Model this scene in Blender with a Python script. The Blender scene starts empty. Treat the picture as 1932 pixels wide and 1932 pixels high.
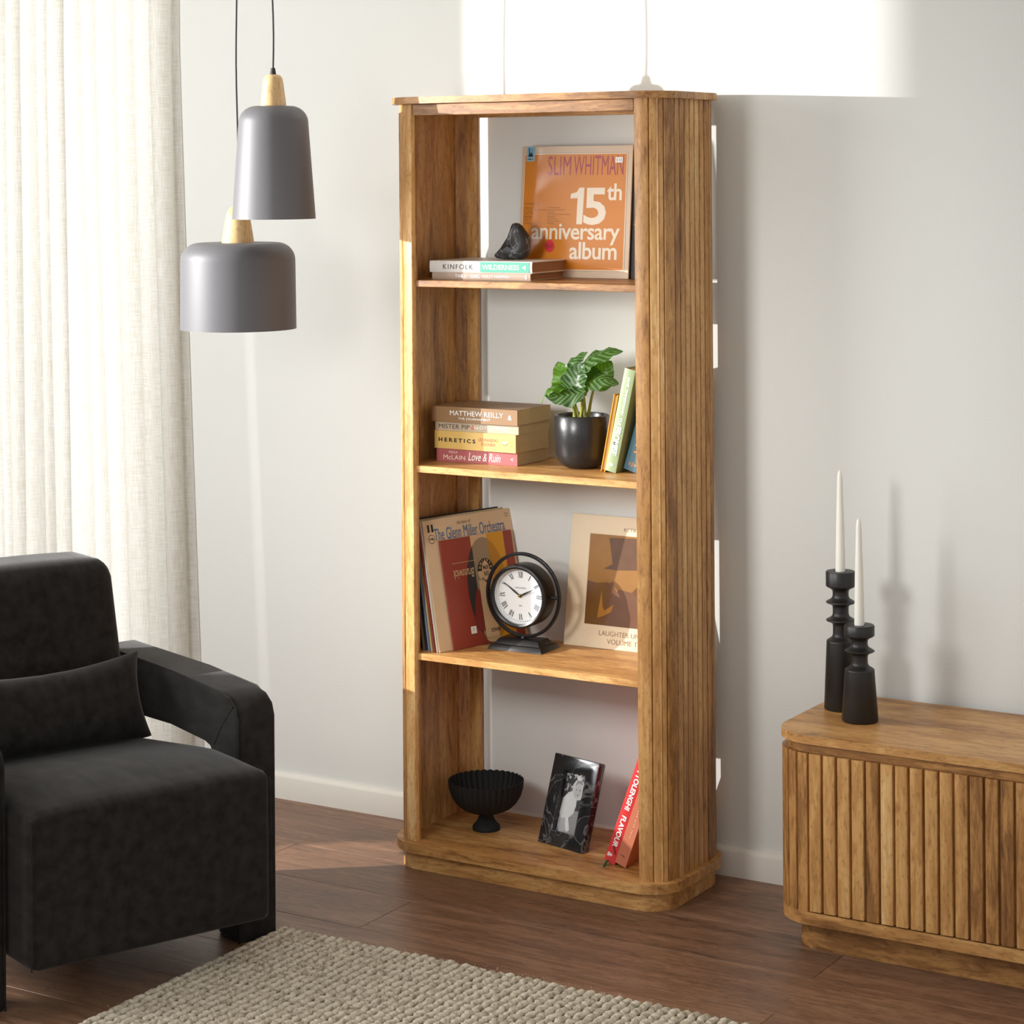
import bpy, bmesh, math, random
from mathutils import Vector, Matrix, noise
R = math.radians
random.seed(7)
scene = bpy.context.scene
col = scene.collection

# ------------------------------------------------------------------ camera
CAM = Vector((2.9463, -4.7042, 1.6233)); YAW = R(31.4201); ROLL = R(-0.4025)
FPX = 4261.39; PY = 325.12
fw = Vector((-math.sin(YAW), math.cos(YAW), 0)); rt = Vector((math.cos(YAW), math.sin(YAW), 0)); up = Vector((0, 0, 1))
r2 = rt * math.cos(ROLL) + up * math.sin(ROLL); u2 = -rt * math.sin(ROLL) + up * math.cos(ROLL)
cd = bpy.data.cameras.new('camera'); cam = bpy.data.objects.new('camera', cd); col.objects.link(cam)
cd.sensor_fit = 'HORIZONTAL'; cd.sensor_width = 36.0
cd.lens = FPX / 1932 * 36.0; cd.shift_y = (PY - 966) / 1932; cd.clip_end = 60
mw = Matrix.Identity(4)
for i in range(3):
    mw[i][0] = r2[i]; mw[i][1] = u2[i]; mw[i][2] = -fw[i]; mw[i][3] = CAM[i]
cam.matrix_world = mw
scene.camera = cam

# ------------------------------------------------------------------ world, lights, exposure
vs = scene.view_settings
vs.view_transform = 'Standard'; vs.look = 'None'; vs.gamma = 1.0; vs.use_curve_mapping = False
vs.exposure = 0.0
w = bpy.data.worlds.new('sky'); scene.world = w; w.use_nodes = True
bg = w.node_tree.nodes['Background']; bg.inputs[0].default_value = (1.0, 0.995, 0.985, 1); bg.inputs[1].default_value = 0.7


def lamp(name, kind, loc, target, energy, color, **kw):
    l = bpy.data.lights.new(name, kind); l.energy = energy; l.color = color
    for k, v in kw.items(): setattr(l, k, v)
    o = bpy.data.objects.new(name, l); col.objects.link(o); o.location = loc
    o.rotation_euler = (Vector(target) - Vector(loc)).to_track_quat('-Z', 'Y').to_euler()
    return o


# unseen hard spot lamp in place of low sun, aimed through the wall slot
lamp('key_spot', 'SPOT', (-2.7, -2.4, 1.94), (0.4, 0.0, 1.1), 1050.0, (1.0, 0.985, 0.965), spot_size=R(75), spot_blend=0.0, shadow_soft_size=0.010)
# unseen softbox fill to the left of the camera, in front of the bookcase
lamp('front_softbox_fill', 'AREA', (0.15, -2.4, 1.55), (0.5, 0.0, 0.95), 3.7, (1.0, 0.99, 0.975), shape='RECTANGLE', size=0.36, size_y=0.5, spread=R(60.0))
# soft fill added inside the left wall to brighten that side
lamp('left_fill_light', 'AREA', (-1.87, -1.75, 1.5), (0.2, -1.0, 1.3), 98.0, (0.965, 0.985, 1.0), shape='RECTANGLE', size=1.9, size_y=1.8)
# daylight behind the curtain
lamp('curtain_daylight', 'AREA', (-1.45, 0.75, 1.4), (-1.45, 0.0, 1.3), 40.0, (1.0, 0.99, 0.97), shape='RECTANGLE', size=1.5, size_y=2.8)

# ------------------------------------------------------------------ material helpers
MATS = {}


def _new(name):
    m = bpy.data.materials.new(name); m.use_nodes = True
    nt = m.node_tree
    return m, nt, nt.nodes, nt.links, nt.nodes['Principled BSDF']


def srgb(r, g, b):
    f = lambda c: ((c / 255 + 0.055) / 1.055) ** 2.4 if c > 10 else c / 255 / 12.92
    return (f(r), f(g), f(b), 1)


def plain(name, color, rough=0.6, spec=0.5, metal=0.0, coat=0.0, var=0.06, scale=40, bump=0.0, bscale=300, sheen=0.0):
    if name in MATS: return MATS[name]
    m, nt, N, L, p = _new(name)
    tc = N.new('ShaderNodeTexCoord'); nz = N.new('ShaderNodeTexNoise'); nz.inputs['Scale'].default_value = scale
    nz.inputs['Detail'].default_value = 4
    L.new(tc.outputs['Object'], nz.inputs['Vector'])
    mx = N.new('ShaderNodeMix'); mx.data_type = 'RGBA'
    mx.inputs[6].default_value = tuple(c * (1 - var) for c in color[:3]) + (1,)
    mx.inputs[7].default_value = tuple(min(1, c * (1 + var)) for c in color[:3]) + (1,)
    L.new(nz.outputs['Fac'], mx.inputs[0]); L.new(mx.outputs[2], p.inputs['Base Color'])
    p.inputs['Roughness'].default_value = rough; p.inputs['Specular IOR Level'].default_value = spec
    p.inputs['Metallic'].default_value = metal; p.inputs['Coat Weight'].default_value = coat
    if sheen: p.inputs['Sheen Weight'].default_value = sheen
    if bump:
        n2 = N.new('ShaderNodeTexNoise'); n2.inputs['Scale'].default_value = bscale; n2.inputs['Detail'].default_value = 3
        L.new(tc.outputs['Object'], n2.inputs['Vector'])
        b = N.new('ShaderNodeBump'); b.inputs['Strength'].default_value = bump; b.inputs['Distance'].default_value = 0.002
        L.new(n2.outputs['Fac'], b.inputs['Height']); L.new(b.outputs[0], p.inputs['Normal'])
    MATS[name] = m
    return m


def wood(name, axis, cols, rough=0.42, along=0.9, across=9.0, fine=150, spread=0.45, coat=0.0, bump=0.12):
    """grain runs along axis; every object gets its own offset and tone"""
    if name in MATS: return MATS[name]
    m, nt, N, L, p = _new(name)
    tc = N.new('ShaderNodeTexCoord'); oi = N.new('ShaderNodeObjectInfo')
    off = N.new('ShaderNodeVectorMath'); off.operation = 'ADD'
    mul = N.new('ShaderNodeVectorMath'); mul.operation = 'SCALE'; mul.inputs[0].default_value = (17.3, 9.1, 23.7)
    L.new(oi.outputs['Random'], mul.inputs['Scale'])
    L.new(tc.outputs['Object'], off.inputs[0]); L.new(mul.outputs[0], off.inputs[1])

    def noisy(al, ac, detail, dist):
        mp = N.new('ShaderNodeMapping')
        mp.inputs['Scale'].default_value = tuple(al if i == axis else ac for i in range(3))
        L.new(off.outputs[0], mp.inputs['Vector'])
        n = N.new('ShaderNodeTexNoise'); n.inputs['Scale'].default_value = 1.0
        n.inputs['Detail'].default_value = detail; n.inputs['Distortion'].default_value = dist
        n.inputs['Roughness'].default_value = 0.62
        L.new(mp.outputs[0], n.inputs['Vector'])
        return n
    big = noisy(along, across, 3, 1.1)
    mid = noisy(along * 9, across * 4.2, 5, 1.0)
    fin = noisy(fine * 0.09, fine, 4, 0.2)
    fleck = noisy(fine * 0.35, fine * 1.1, 2, 0.0)
    add = N.new('ShaderNodeMath'); add.operation = 'MULTIPLY_ADD'; add.inputs[1].default_value = 0.6
    L.new(mid.outputs['Fac'], add.inputs[0])
    sc = N.new('ShaderNodeMath'); sc.operation = 'MULTIPLY'; sc.inputs[1].default_value = 0.75
    L.new(big.outputs['Fac'], sc.inputs[0]); L.new(sc.outputs[0], add.inputs[2])
    ad2 = N.new('ShaderNodeMath'); ad2.operation = 'MULTIPLY_ADD'; ad2.inputs[1].default_value = 0.36
    L.new(fin.outputs['Fac'], ad2.inputs[0]); L.new(add.outputs[0], ad2.inputs[2])
    rn = N.new('ShaderNodeMath'); rn.operation = 'MULTIPLY_ADD'; rn.inputs[1].default_value = spread * 0.5
    L.new(oi.outputs['Random'], rn.inputs[0]); L.new(ad2.outputs[0], rn.inputs[2])
    cr = N.new('ShaderNodeValToRGB'); cr.color_ramp.interpolation = 'EASE'
    el = cr.color_ramp.elements
    while len(el) < len(cols): el.new(0.5)
    lo, hi = 0.62, 1.18 + 0.0
    for i, c in enumerate(cols):
        el[i].position = lo + (hi - lo) * i / (len(cols) - 1) if False else 0.52 + 0.48 * i / (len(cols) - 1)
        el[i].color = c
    sub = N.new('ShaderNodeMath'); sub.operation = 'MULTIPLY'; sub.inputs[1].default_value = 0.78
    L.new(rn.outputs[0], sub.inputs[0]); L.new(sub.outputs[0], cr.inputs[0])
    # pores: short dark flecks
    fr = N.new('ShaderNodeValToRGB'); fr.color_ramp.elements[0].position = 0.33; fr.color_ramp.elements[0].color = (0.55, 0.5, 0.45, 1)
    fr.color_ramp.elements[1].position = 0.46; fr.color_ramp.elements[1].color = (1, 1, 1, 1)
    L.new(fleck.outputs['Fac'], fr.inputs[0])
    mm = N.new('ShaderNodeMix'); mm.data_type = 'RGBA'; mm.blend_type = 'MULTIPLY'; mm.inputs[0].default_value = 0.55
    L.new(cr.outputs[0], mm.inputs[6]); L.new(fr.outputs[0], mm.inputs[7])
    L.new(mm.outputs[2], p.inputs['Base Color'])
    p.inputs['Roughness'].default_value = rough; p.inputs['Coat Weight'].default_value = coat
    p.inputs['Coat Roughness'].default_value = 0.25
    b = N.new('ShaderNodeBump'); b.inputs['Strength'].default_value = bump; b.inputs['Distance'].default_value = 0.001
    L.new(fin.outputs['Fac'], b.inputs['Height']); L.new(b.outputs[0], p.inputs['Normal'])
    MATS[name] = m
    return m


MANGO = [srgb(88, 54, 26), srgb(142, 97, 51), srgb(182, 132, 75), srgb(206, 158, 97), srgb(222, 184, 127)]
WX = lambda: wood('mango_wood_x', 0, MANGO)
WY = lambda: wood('mango_wood_y', 1, MANGO)
WZ = lambda: wood('mango_wood_z', 2, MANGO)
BEECH = wood('beech_wood', 2, [srgb(196, 160, 108), srgb(212, 178, 128), srgb(222, 190, 142)], along=4, across=30, spread=0.1, bump=0.04)
FLOORW = wood('floor_oak', 0, [srgb(88, 62, 45), srgb(120, 87, 65), srgb(144, 107, 81), srgb(166, 127, 99)], rough=0.4, along=1.6, across=16, fine=110, spread=0.3, bump=0.18)


def wall_mat():
    m, nt, N, L, p = _new('painted_plaster')
    p.inputs['Base Color'].default_value = srgb(224, 225, 220); p.inputs['Roughness'].default_value = 0.75
    tc = N.new('ShaderNodeTexCoord'); n = N.new('ShaderNodeTexNoise'); n.inputs['Scale'].default_value = 190; n.inputs['Detail'].default_value = 3
    L.new(tc.outputs['Object'], n.inputs['Vector'])
    b = N.new('ShaderNodeBump'); b.inputs['Strength'].default_value = 0.22; b.inputs['Distance'].default_value = 0.0014
    L.new(n.outputs['Fac'], b.inputs['Height']); L.new(b.outputs[0], p.inputs['Normal'])
    return m


def curtain_mat():
    m, nt, N, L, p = _new('sheer_linen')
    tc = N.new('ShaderNodeTexCoord')
    uvn = N.new('ShaderNodeUVMap')

    def thread(sx, sy):
        mp = N.new('ShaderNodeMapping'); mp.inputs['Scale'].default_value = (sx, sy, 1)
        L.new(uvn.outputs[0], mp.inputs['Vector'])
        n = N.new('ShaderNodeTexNoise'); n.inputs['Scale'].default_value = 1; n.inputs['Detail'].default_value = 3
        L.new(mp.outputs[0], n.inputs['Vector']); return n
    a = thread(500, 18); c = thread(25, 420)
    ad = N.new('ShaderNodeMath'); ad.operation = 'ADD'; L.new(a.outputs['Fac'], ad.inputs[0]); L.new(c.outputs['Fac'], ad.inputs[1])
    cr = N.new('ShaderNodeValToRGB'); cr.color_ramp.elements[0].position = 0.35; cr.color_ramp.elements[1].position = 0.62
    cr.color_ramp.elements[0].color = srgb(214, 210, 200); cr.color_ramp.elements[1].color = srgb(238, 237, 233)
    hf = N.new('ShaderNodeMath'); hf.operation = 'MULTIPLY'; hf.inputs[1].default_value = 0.5
    L.new(ad.outputs[0], hf.inputs[0]); L.new(hf.outputs[0], cr.inputs[0])
    df = N.new('ShaderNodeBsdfDiffuse'); tr = N.new('ShaderNodeBsdfTranslucent'); mx = N.new('ShaderNodeMixShader')
    mx.inputs[0].default_value = 0.5
    L.new(cr.outputs[0], df.inputs[0]); L.new(cr.outputs[0], tr.inputs[0])
    L.new(df.outputs[0], mx.inputs[1]); L.new(tr.outputs[0], mx.inputs[2])
    L.new(mx.outputs[0], N['Material Output'].inputs[0])
    return m


def velvet_mat():
    m, nt, N, L, p = _new('black_velvet')
    tc = N.new('ShaderNodeTexCoord'); n = N.new('ShaderNodeTexNoise'); n.inputs['Scale'].default_value = 14; n.inputs['Detail'].default_value = 6
    mp = N.new('ShaderNodeMapping'); mp.inputs['Scale'].default_value = (1.0, 2.5, 2.5)
    L.new(tc.outputs['Object'], mp.inputs[0]); L.new(mp.outputs[0], n.inputs['Vector'])
    cr = N.new('ShaderNodeValToRGB'); cr.color_ramp.elements[0].position = 0.3; cr.color_ramp.elements[1].position = 0.75
    cr.color_ramp.elements[0].color = (0.013, 0.0115, 0.0098, 1); cr.color_ramp.elements[1].color = (0.030, 0.027, 0.025, 1)
    L.new(n.outputs['Fac'], cr.inputs[0]); L.new(cr.outputs[0], p.inputs['Base Color'])
    p.inputs['Roughness'].default_value = 0.85; p.inputs['Specular IOR Level'].default_value = 0.12
    p.inputs['Sheen Weight'].default_value = 0.16; p.inputs['Sheen Roughness'].default_value = 0.4
    n2 = N.new('ShaderNodeTexNoise'); n2.inputs['Scale'].default_value = 420
    L.new(tc.outputs['Object'], n2.inputs['Vector'])
    b = N.new('ShaderNodeBump'); b.inputs['Strength'].default_value = 0.25; b.inputs['Distance'].default_value = 0.001
    L.new(n2.outputs['Fac'], b.inputs['Height']); L.new(b.outputs[0], p.inputs['Normal'])
    return m


def marble_mat(name, base, vein, scale=9, rough=0.3):
    m, nt, N, L, p = _new(name)
    tc = N.new('ShaderNodeTexCoord'); n = N.new('ShaderNodeTexNoise'); n.inputs['Scale'].default_value = scale
    n.inputs['Detail'].default_value = 8; n.inputs['Distortion'].default_value = 1.8
    L.new(tc.outputs['Object'], n.inputs['Vector'])
    cr = N.new('ShaderNodeValToRGB'); e = cr.color_ramp.elements
    e[0].position = 0.475; e[0].color = base; e[1].position = 0.5; e[1].color = vein
    e.new(0.515).color = base; e.new(0.62).color = tuple(c * 1.8 for c in base[:3]) + (1,); e.new(0.7).color = base
    L.new(n.outputs['Fac'], cr.inputs[0]); L.new(cr.outputs[0], p.inputs['Base Color'])
    p.inputs['Roughness'].default_value = rough
    return m


def leaf_mat(name, dark, light, trans):
    m, nt, N, L, p = _new(name)
    uvn = N.new('ShaderNodeUVMap'); sp = N.new('ShaderNodeSeparateXYZ'); L.new(uvn.outputs[0], sp.inputs[0])
    ab = N.new('ShaderNodeMath'); ab.operation = 'ABSOLUTE'; L.new(sp.outputs[0], ab.inputs[0])
    k = N.new('ShaderNodeMath'); k.operation = 'MULTIPLY_ADD'; k.inputs[1].default_value = -0.28; L.new(ab.outputs[0], k.inputs[0]); L.new(sp.outputs[1], k.inputs[2])
    f = N.new('ShaderNodeMath'); f.operation = 'MULTIPLY'; f.inputs[1].default_value = 46; L.new(k.outputs[0], f.inputs[0])
    s = N.new('ShaderNodeMath'); s.operation = 'SINE'; L.new(f.outputs[0], s.inputs[0])
    cr = N.new('ShaderNodeValToRGB'); e = cr.color_ramp.elements
    e[0].position = 0.35; e[0].color = dark; e[1].position = 0.9; e[1].color = light
    mr = N.new('ShaderNodeMapRange'); mr.inputs[1].default_value = -1; mr.inputs[2].default_value = 1
    L.new(s.outputs[0], mr.inputs[0]); L.new(mr.outputs[0], cr.inputs[0])
    L.new(cr.outputs[0], p.inputs['Base Color']); p.inputs['Roughness'].default_value = 0.36
    tr = N.new('ShaderNodeBsdfTranslucent'); tr.inputs[0].default_value = trans
    mx = N.new('ShaderNodeMixShader'); mx.inputs[0].default_value = 0.42
    L.new(p.outputs[0], mx.inputs[1]); L.new(tr.outputs[0], mx.inputs[2]); L.new(mx.outputs[0], N['Material Output'].inputs[0])
    return m


def rug_mat():
    m, nt, N, L, p = _new('rug_wool')
    tc = N.new('ShaderNodeTexCoord'); oi = N.new('ShaderNodeObjectInfo')
    off = N.new('ShaderNodeVectorMath'); off.operation = 'MULTIPLY_ADD'; off.inputs[1].default_value = (1, 1, 1)
    L.new(tc.outputs['Object'], off.inputs[0]); L.new(oi.outputs['Location'], off.inputs[2])
    n = N.new('ShaderNodeTexNoise'); n.inputs['Scale'].default_value = 75; n.inputs['Detail'].default_value = 4; n.inputs['Roughness'].default_value = 0.7
    L.new(off.outputs[0], n.inputs['Vector'])
    cr = N.new('ShaderNodeValToRGB'); e = cr.color_ramp.elements
    e[0].position = 0.3; e[0].color = srgb(146, 134, 116); e[1].position = 0.55; e[1].color = srgb(226, 216, 196); e.new(0.43).color = srgb(198, 186, 164)
    L.new(n.outputs['Fac'], cr.inputs[0]); L.new(cr.outputs[0], p.inputs['Base Color'])
    p.inputs['Roughness'].default_value = 0.95; p.inputs['Specular IOR Level'].default_value = 0.1
    n2 = N.new('ShaderNodeTexNoise'); n2.inputs['Scale'].default_value = 380; n2.inputs['Detail'].default_value = 3
    L.new(off.outputs[0], n2.inputs['Vector'])
    b = N.new('ShaderNodeBump'); b.inputs['Strength'].default_value = 0.8; b.inputs['Distance'].default_value = 0.003
    L.new(n2.outputs['Fac'], b.inputs['Height']); L.new(b.outputs[0], p.inputs['Normal'])
    return m


def clear_mat(name, fac=0.1, rough=0.05):
    m, nt, N, L, p = _new(name)
    tr = N.new('ShaderNodeBsdfTransparent'); gl = N.new('ShaderNodeBsdfGlossy'); gl.inputs['Roughness'].default_value = rough
    mx = N.new('ShaderNodeMixShader'); mx.inputs[0].default_value = fac
    L.new(tr.outputs[0], mx.inputs[1]); L.new(gl.outputs[0], mx.inputs[2]); L.new(mx.outputs[0], N['Material Output'].inputs[0])
    return m


WALL = wall_mat(); CURT = curtain_mat(); VEL = velvet_mat(); RUG = rug_mat()
BLACKW = plain('black_stained_wood', (0.014, 0.0125, 0.0115), rough=0.42, var=0.2, scale=60)
WAX = plain('candle_wax', srgb(236, 233, 222), rough=0.45, var=0.02)
PAGES = plain('book_pages', srgb(196, 168, 122), rough=0.9, var=0.12, scale=18)
PAPER = plain('white_paper', srgb(232, 228, 220), rough=0.8, var=0.02)

# ------------------------------------------------------------------ mesh helpers


def finish(name, bm, mat, parent=None, loc=(0, 0, 0), rot=(0, 0, 0), smooth=35, M=None):
    if M is not None: bmesh.ops.transform(bm, matrix=M, verts=bm.verts)
    bmesh.ops.recalc_face_normals(bm, faces=bm.faces)
    th = math.radians(smooth)
    for f in bm.faces: f.smooth = True
    for e in bm.edges:
        e.smooth = len(e.link_faces) == 2 and e.calc_face_angle(0) < th
    me = bpy.data.meshes.new(name); bm.to_mesh(me); bm.free()
    if mat: me.materials.append(mat)
    o = bpy.data.objects.new(name, me); col.objects.link(o)
    o.location = loc; o.rotation_euler = rot
    if parent: o.parent = parent
    return o


def tag(o, label, cat, group=None, kind=None):
    o['label'] = label
    if cat: o['category'] = cat
    if group: o['group'] = group
    if kind: o['kind'] = kind
    return o


def thing(name, label, cat, loc=(0, 0, 0), rot=(0, 0, 0), group=None):
    o = bpy.data.objects.new(name, None); o.empty_display_size = 0.05; col.objects.link(o)
    o.location = loc; o.rotation_euler = rot
    return tag(o, label, cat, group)


def box(x0, x1, y0, y1, z0, z1, bev=0.0, seg=2, bm=None):
    b = bmesh.new()
    r = bmesh.ops.create_cube(b, size=1)
    for v in b.verts:
        v.co = Vector((x0 + (v.co.x + .5) * (x1 - x0), y0 + (v.co.y + .5) * (y1 - y0), z0 + (v.co.z + .5) * (z1 - z0)))
    if bev: bmesh.ops.bevel(b, geom=b.edges[:], offset=bev, segments=seg, profile=0.5, affect='EDGES')
    if bm is None: return b
    me = bpy.data.meshes.new('t'); b.to_mesh(me); b.free(); bm.from_mesh(me); bpy.data.meshes.remove(me)
    return bm


def join(*bms):
    out = bmesh.new()
    for b in bms:
        me = bpy.data.meshes.new('t'); b.to_mesh(me); b.free(); out.from_mesh(me); bpy.data.meshes.remove(me)
    return out


def prism(poly, z0, z1, bev=0.0, seg=2):
    poly = [p for i, p in enumerate(poly) if math.dist(p, poly[i - 1]) > 1e-5]
    b = bmesh.new()
    lo = [b.verts.new((x, y, z0)) for x, y in poly]; hi = [b.verts.new((x, y, z1)) for x, y in poly]
    n = len(poly)
    fb = b.faces.new(lo[::-1]); ft = b.faces.new(hi)
    for i in range(n): b.faces.new((lo[i], lo[(i + 1) % n], hi[(i + 1) % n], hi[i]))
    if bev:
        es = list(fb.edges) + list(ft.edges)
        bmesh.ops.bevel(b, geom=es, offset=bev, segments=seg, profile=0.5, affect='EDGES')
    return b


def rrect(x0, x1, y0, y1, r, n=10):
    if not isinstance(r, (list, tuple)): r = (r,) * 4
    pts = []
    cs = [(x0, y0, 1, 1, 180), (x1, y0, -1, 1, 270), (x1, y1, -1, -1, 0), (x0, y1, 1, -1, 90)]
    for (cx, cy, sx, sy, a0), rr in zip(cs, r):
        if rr < 1e-5: pts.append((cx, cy)); continue
        ox, oy = cx + sx * rr, cy + sy * rr
        for i in range(n + 1):
            a = R(a0 + 90 * i / n); pts.append((ox + rr * math.cos(a), oy + rr * math.sin(a)))
    return pts


def lathe(prof, n=40, flute=None):
    b = bmesh.new(); rings = []
    for k, (r, z) in enumerate(prof):
        if r < 1e-6: rings.append([b.verts.new((0, 0, z))]); continue
        ring = []
        for i in range(n):
            a = 2 * math.pi * i / n
            rr, zz = (r, z) if flute is None else flute(r, z, a, k)
            ring.append(b.verts.new((rr * math.cos(a), rr * math.sin(a), zz)))
        rings.append(ring)
    for A, B in zip(rings, rings[1:]):
        if len(A) == 1 and len(B) == 1: continue
        for i in range(n):
            j = (i + 1) % n
            if len(A) == 1: b.faces.new((A[0], B[j], B[i]))
            elif len(B) == 1: b.faces.new((A[i], A[j], B[0]))
            else: b.faces.new((A[i], A[j], B[j], B[i]))
    return b


def tube(path, rad, n=8, closed=False):
    b = bmesh.new(); P = [Vector(p) for p in path]; rings = []
    m = len(P)
    ref = None
    for i, p in enumerate(P):
        a = P[(i - 1) % m] if (closed or i) else p; c = P[(i + 1) % m] if (closed or i < m - 1) else p
        t = (c - a).normalized()
        if ref is None:
            ref = Vector((0, 0, 1)) if abs(t.z) < 0.9 else Vector((1, 0, 0))
        s = t.cross(ref).normalized(); q = s.cross(t)
        ref = q
        rr = rad[i] if isinstance(rad, (list, tuple)) else rad
        rings.append([b.verts.new(p + (s * math.cos(2 * math.pi * k / n) + q * math.sin(2 * math.pi * k / n)) * rr) for k in range(n)])
    rng = range(m) if closed else range(m - 1)
    for i in rng:
        A, B = rings[i], rings[(i + 1) % m]
        for k in range(n): b.faces.new((A[k], A[(k + 1) % n], B[(k + 1) % n], B[k]))
    if not closed:
        b.faces.new(rings[0][::-1]); b.faces.new(rings[-1])
    return b


def softbox(x0, x1, y0, y1, z0, z1, r, n=10, fn=None):
    """rounded box with an even grid, fn(x,y,z)->Vector deforms it"""
    b = bmesh.new(); bmesh.ops.create_cube(b, size=2)
    bmesh.ops.subdivide_edges(b, edges=b.edges[:], cuts=n - 1, use_grid_fill=True)
    c = Vector(((x0 + x1) / 2, (y0 + y1) / 2, (z0 + z1) / 2)); h = Vector(((x1 - x0) / 2, (y1 - y0) / 2, (z1 - z0) / 2))
    inn = Vector(tuple(max(1e-6, h[i] - r) for i in range(3)))
    for v in b.verts:
        # concentrate grid near edges
        s = Vector(tuple(math.copysign(abs(t) ** 0.6, t) for t in v.co))
        p = Vector((s.x * h.x, s.y * h.y, s.z * h.z))
        q = Vector(tuple(max(-inn[i], min(inn[i], p[i])) for i in range(3)))
        d = p - q
        v.co = c + q + (d.normalized() * r if d.length > 1e-9 else d)
        if fn: v.co = Vector(fn(*v.co))
    return b


def FRONT(x, y, z, ang=0):      # 2D print (u right, v up) on a face that looks to -y
    return Matrix.Translation((x, y, z)) @ Matrix.Rotation(R(90), 4, 'X') @ Matrix.Rotation(R(ang), 4, 'Z')


def TOP(x, y, z, ang=0):
    return Matrix.Translation((x, y, z)) @ Matrix.Rotation(R(ang), 4, 'Z')


_tc = {}


def text(body, mat, parent, M, w=None, h=None, bold=0.0, shear=0.0, name='lettering', space=1.0, lw=1.0):
    key = (body, bold, shear, space, lw)
    if key not in _tc:
        cu = bpy.data.curves.new('t', 'FONT'); cu.body = body; cu.size = 1.0; cu.align_x = 'CENTER'
        cu.offset = bold; cu.shear = shear; cu.space_character = space; cu.space_line = lw; cu.resolution_u = 3
        o = bpy.data.objects.new('t', cu); col.objects.link(o)
        dg = bpy.context.evaluated_depsgraph_get(); dg.update()
        me = bpy.data.meshes.new_from_object(o.evaluated_get(dg))
        bpy.data.objects.remove(o); bpy.data.curves.remove(cu)
        _tc[key] = me
    b = bmesh.new(); b.from_mesh(_tc[key])
    xs = [v.co.x for v in b.verts]; ys = [v.co.y for v in b.verts]
    bw, bh = max(xs) - min(xs), max(ys) - min(ys); cx, cy = (max(xs) + min(xs)) / 2, (max(ys) + min(ys)) / 2
    sx = (w / bw) if w else None; sy = (h / bh) if h else None
    sx = sx or sy; sy = sy or sx
    for v in b.verts: v.co = Vector(((v.co.x - cx) * sx, (v.co.y - cy) * sy, 0))
    return finish(name, b, mat, parent, M=M)


def shape(pts, mat, parent, M, name='print', t=0.0):
    b = bmesh.new()
    b.faces.new([b.verts.new((x, y, 0)) for x, y in pts])
    bmesh.ops.transform(b, matrix=M, verts=b.verts)
    # keep the winding: front of the print looks the way M says
    me = bpy.data.meshes.new(name); b.to_mesh(me); b.free(); me.materials.append(mat)
    o = bpy.data.objects.new(name, me); col.objects.link(o); o.parent = parent
    return o


def ell(cx, cy, rx, ry, n=36, a0=0, a1=360):
    m = n if a1 - a0 >= 360 else n + 1
    return [(cx + rx * math.cos(R(a0 + (a1 - a0) * i / n)), cy + ry * math.sin(R(a0 + (a1 - a0) * i / n))) for i in range(m)]


def rect(x0, x1, y0, y1): return [(x0, y0), (x1, y0), (x1, y1), (x0, y1)]


def ink(name, c, rough=0.55): return plain('ink_' + name, c, rough=rough, var=0.03)

# ================================================================== the setting
# floor: slab and planks
slab = tag(finish('floor', box(-2.7, 3.3, -5.6, 0.0, -0.03, -0.009), plain('floor_underlay', srgb(40, 30, 24), var=0.1)), 'dark brown wooden plank floor', None, kind='structure')
PW = 0.2135; PL = 1.45
rowtop = [-0.094 - PW * k for k in range(-1, 26)]
starts = {}
pm = {}
for k, yt in enumerate(rowtop):
    y1 = min(yt, -0.0005); y0 = yt - PW
    if y1 - y0 < 0.02: continue
    if abs(y1 + 0.521) < 0.01: j = 0.122
    elif abs(y1 + 0.3075) < 0.01: j = 1.087
    elif abs(y1 + 0.7345) < 0.01: j = 1.10
    else: j = (k * 0.53) % PL
    x = j - PL * math.ceil((j + 2.65) / PL)
    while x < 3.2:
        a, b_ = max(x, -2.68), min(x + PL, 3.28)
        if b_ - a > 0.05:
            key = (round(b_ - a, 3), round(y1 - y0, 3))
            if key not in pm:
                o = finish('plank', box(0.0004, b_ - a - 0.0004, 0.0004, y1 - y0 - 0.0004, -0.009, 0.0, 0.0007, 1), FLOORW, slab); pm[key] = o.data
            else:
                o = bpy.data.objects.new('plank', pm[key]); col.objects.link(o); o.parent = slab
            o.location = (a, y0, 0)
        x += PL

# back wall with the curtained window opening
WX0, WX1 = -1.86, -1.0
tag(finish('wall_back', join(box(WX1, 3.3, 0.0, 0.14, 0, 2.7), box(-2.7, WX0, 0.0, 0.14, 0, 2.7), box(WX0, WX1, 0.0, 0.14, 2.45, 2.7)), WALL), 'off-white painted back wall', None, kind='structure')
# unseen left wall, its slot and slit added to shape the key beam
LX = -1.9


def yz_prism(pts):
    b = bmesh.new()
    A = [b.verts.new((LX - 0.006, y, z)) for y, z in pts]; B = [b.verts.new((LX, y, z)) for y, z in pts]
    n = len(pts); b.faces.new(A); b.faces.new(B[::-1])
    for i in range(n): b.faces.new((A[i], B[i], B[(i + 1) % n], A[(i + 1) % n]))
    return b


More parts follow.
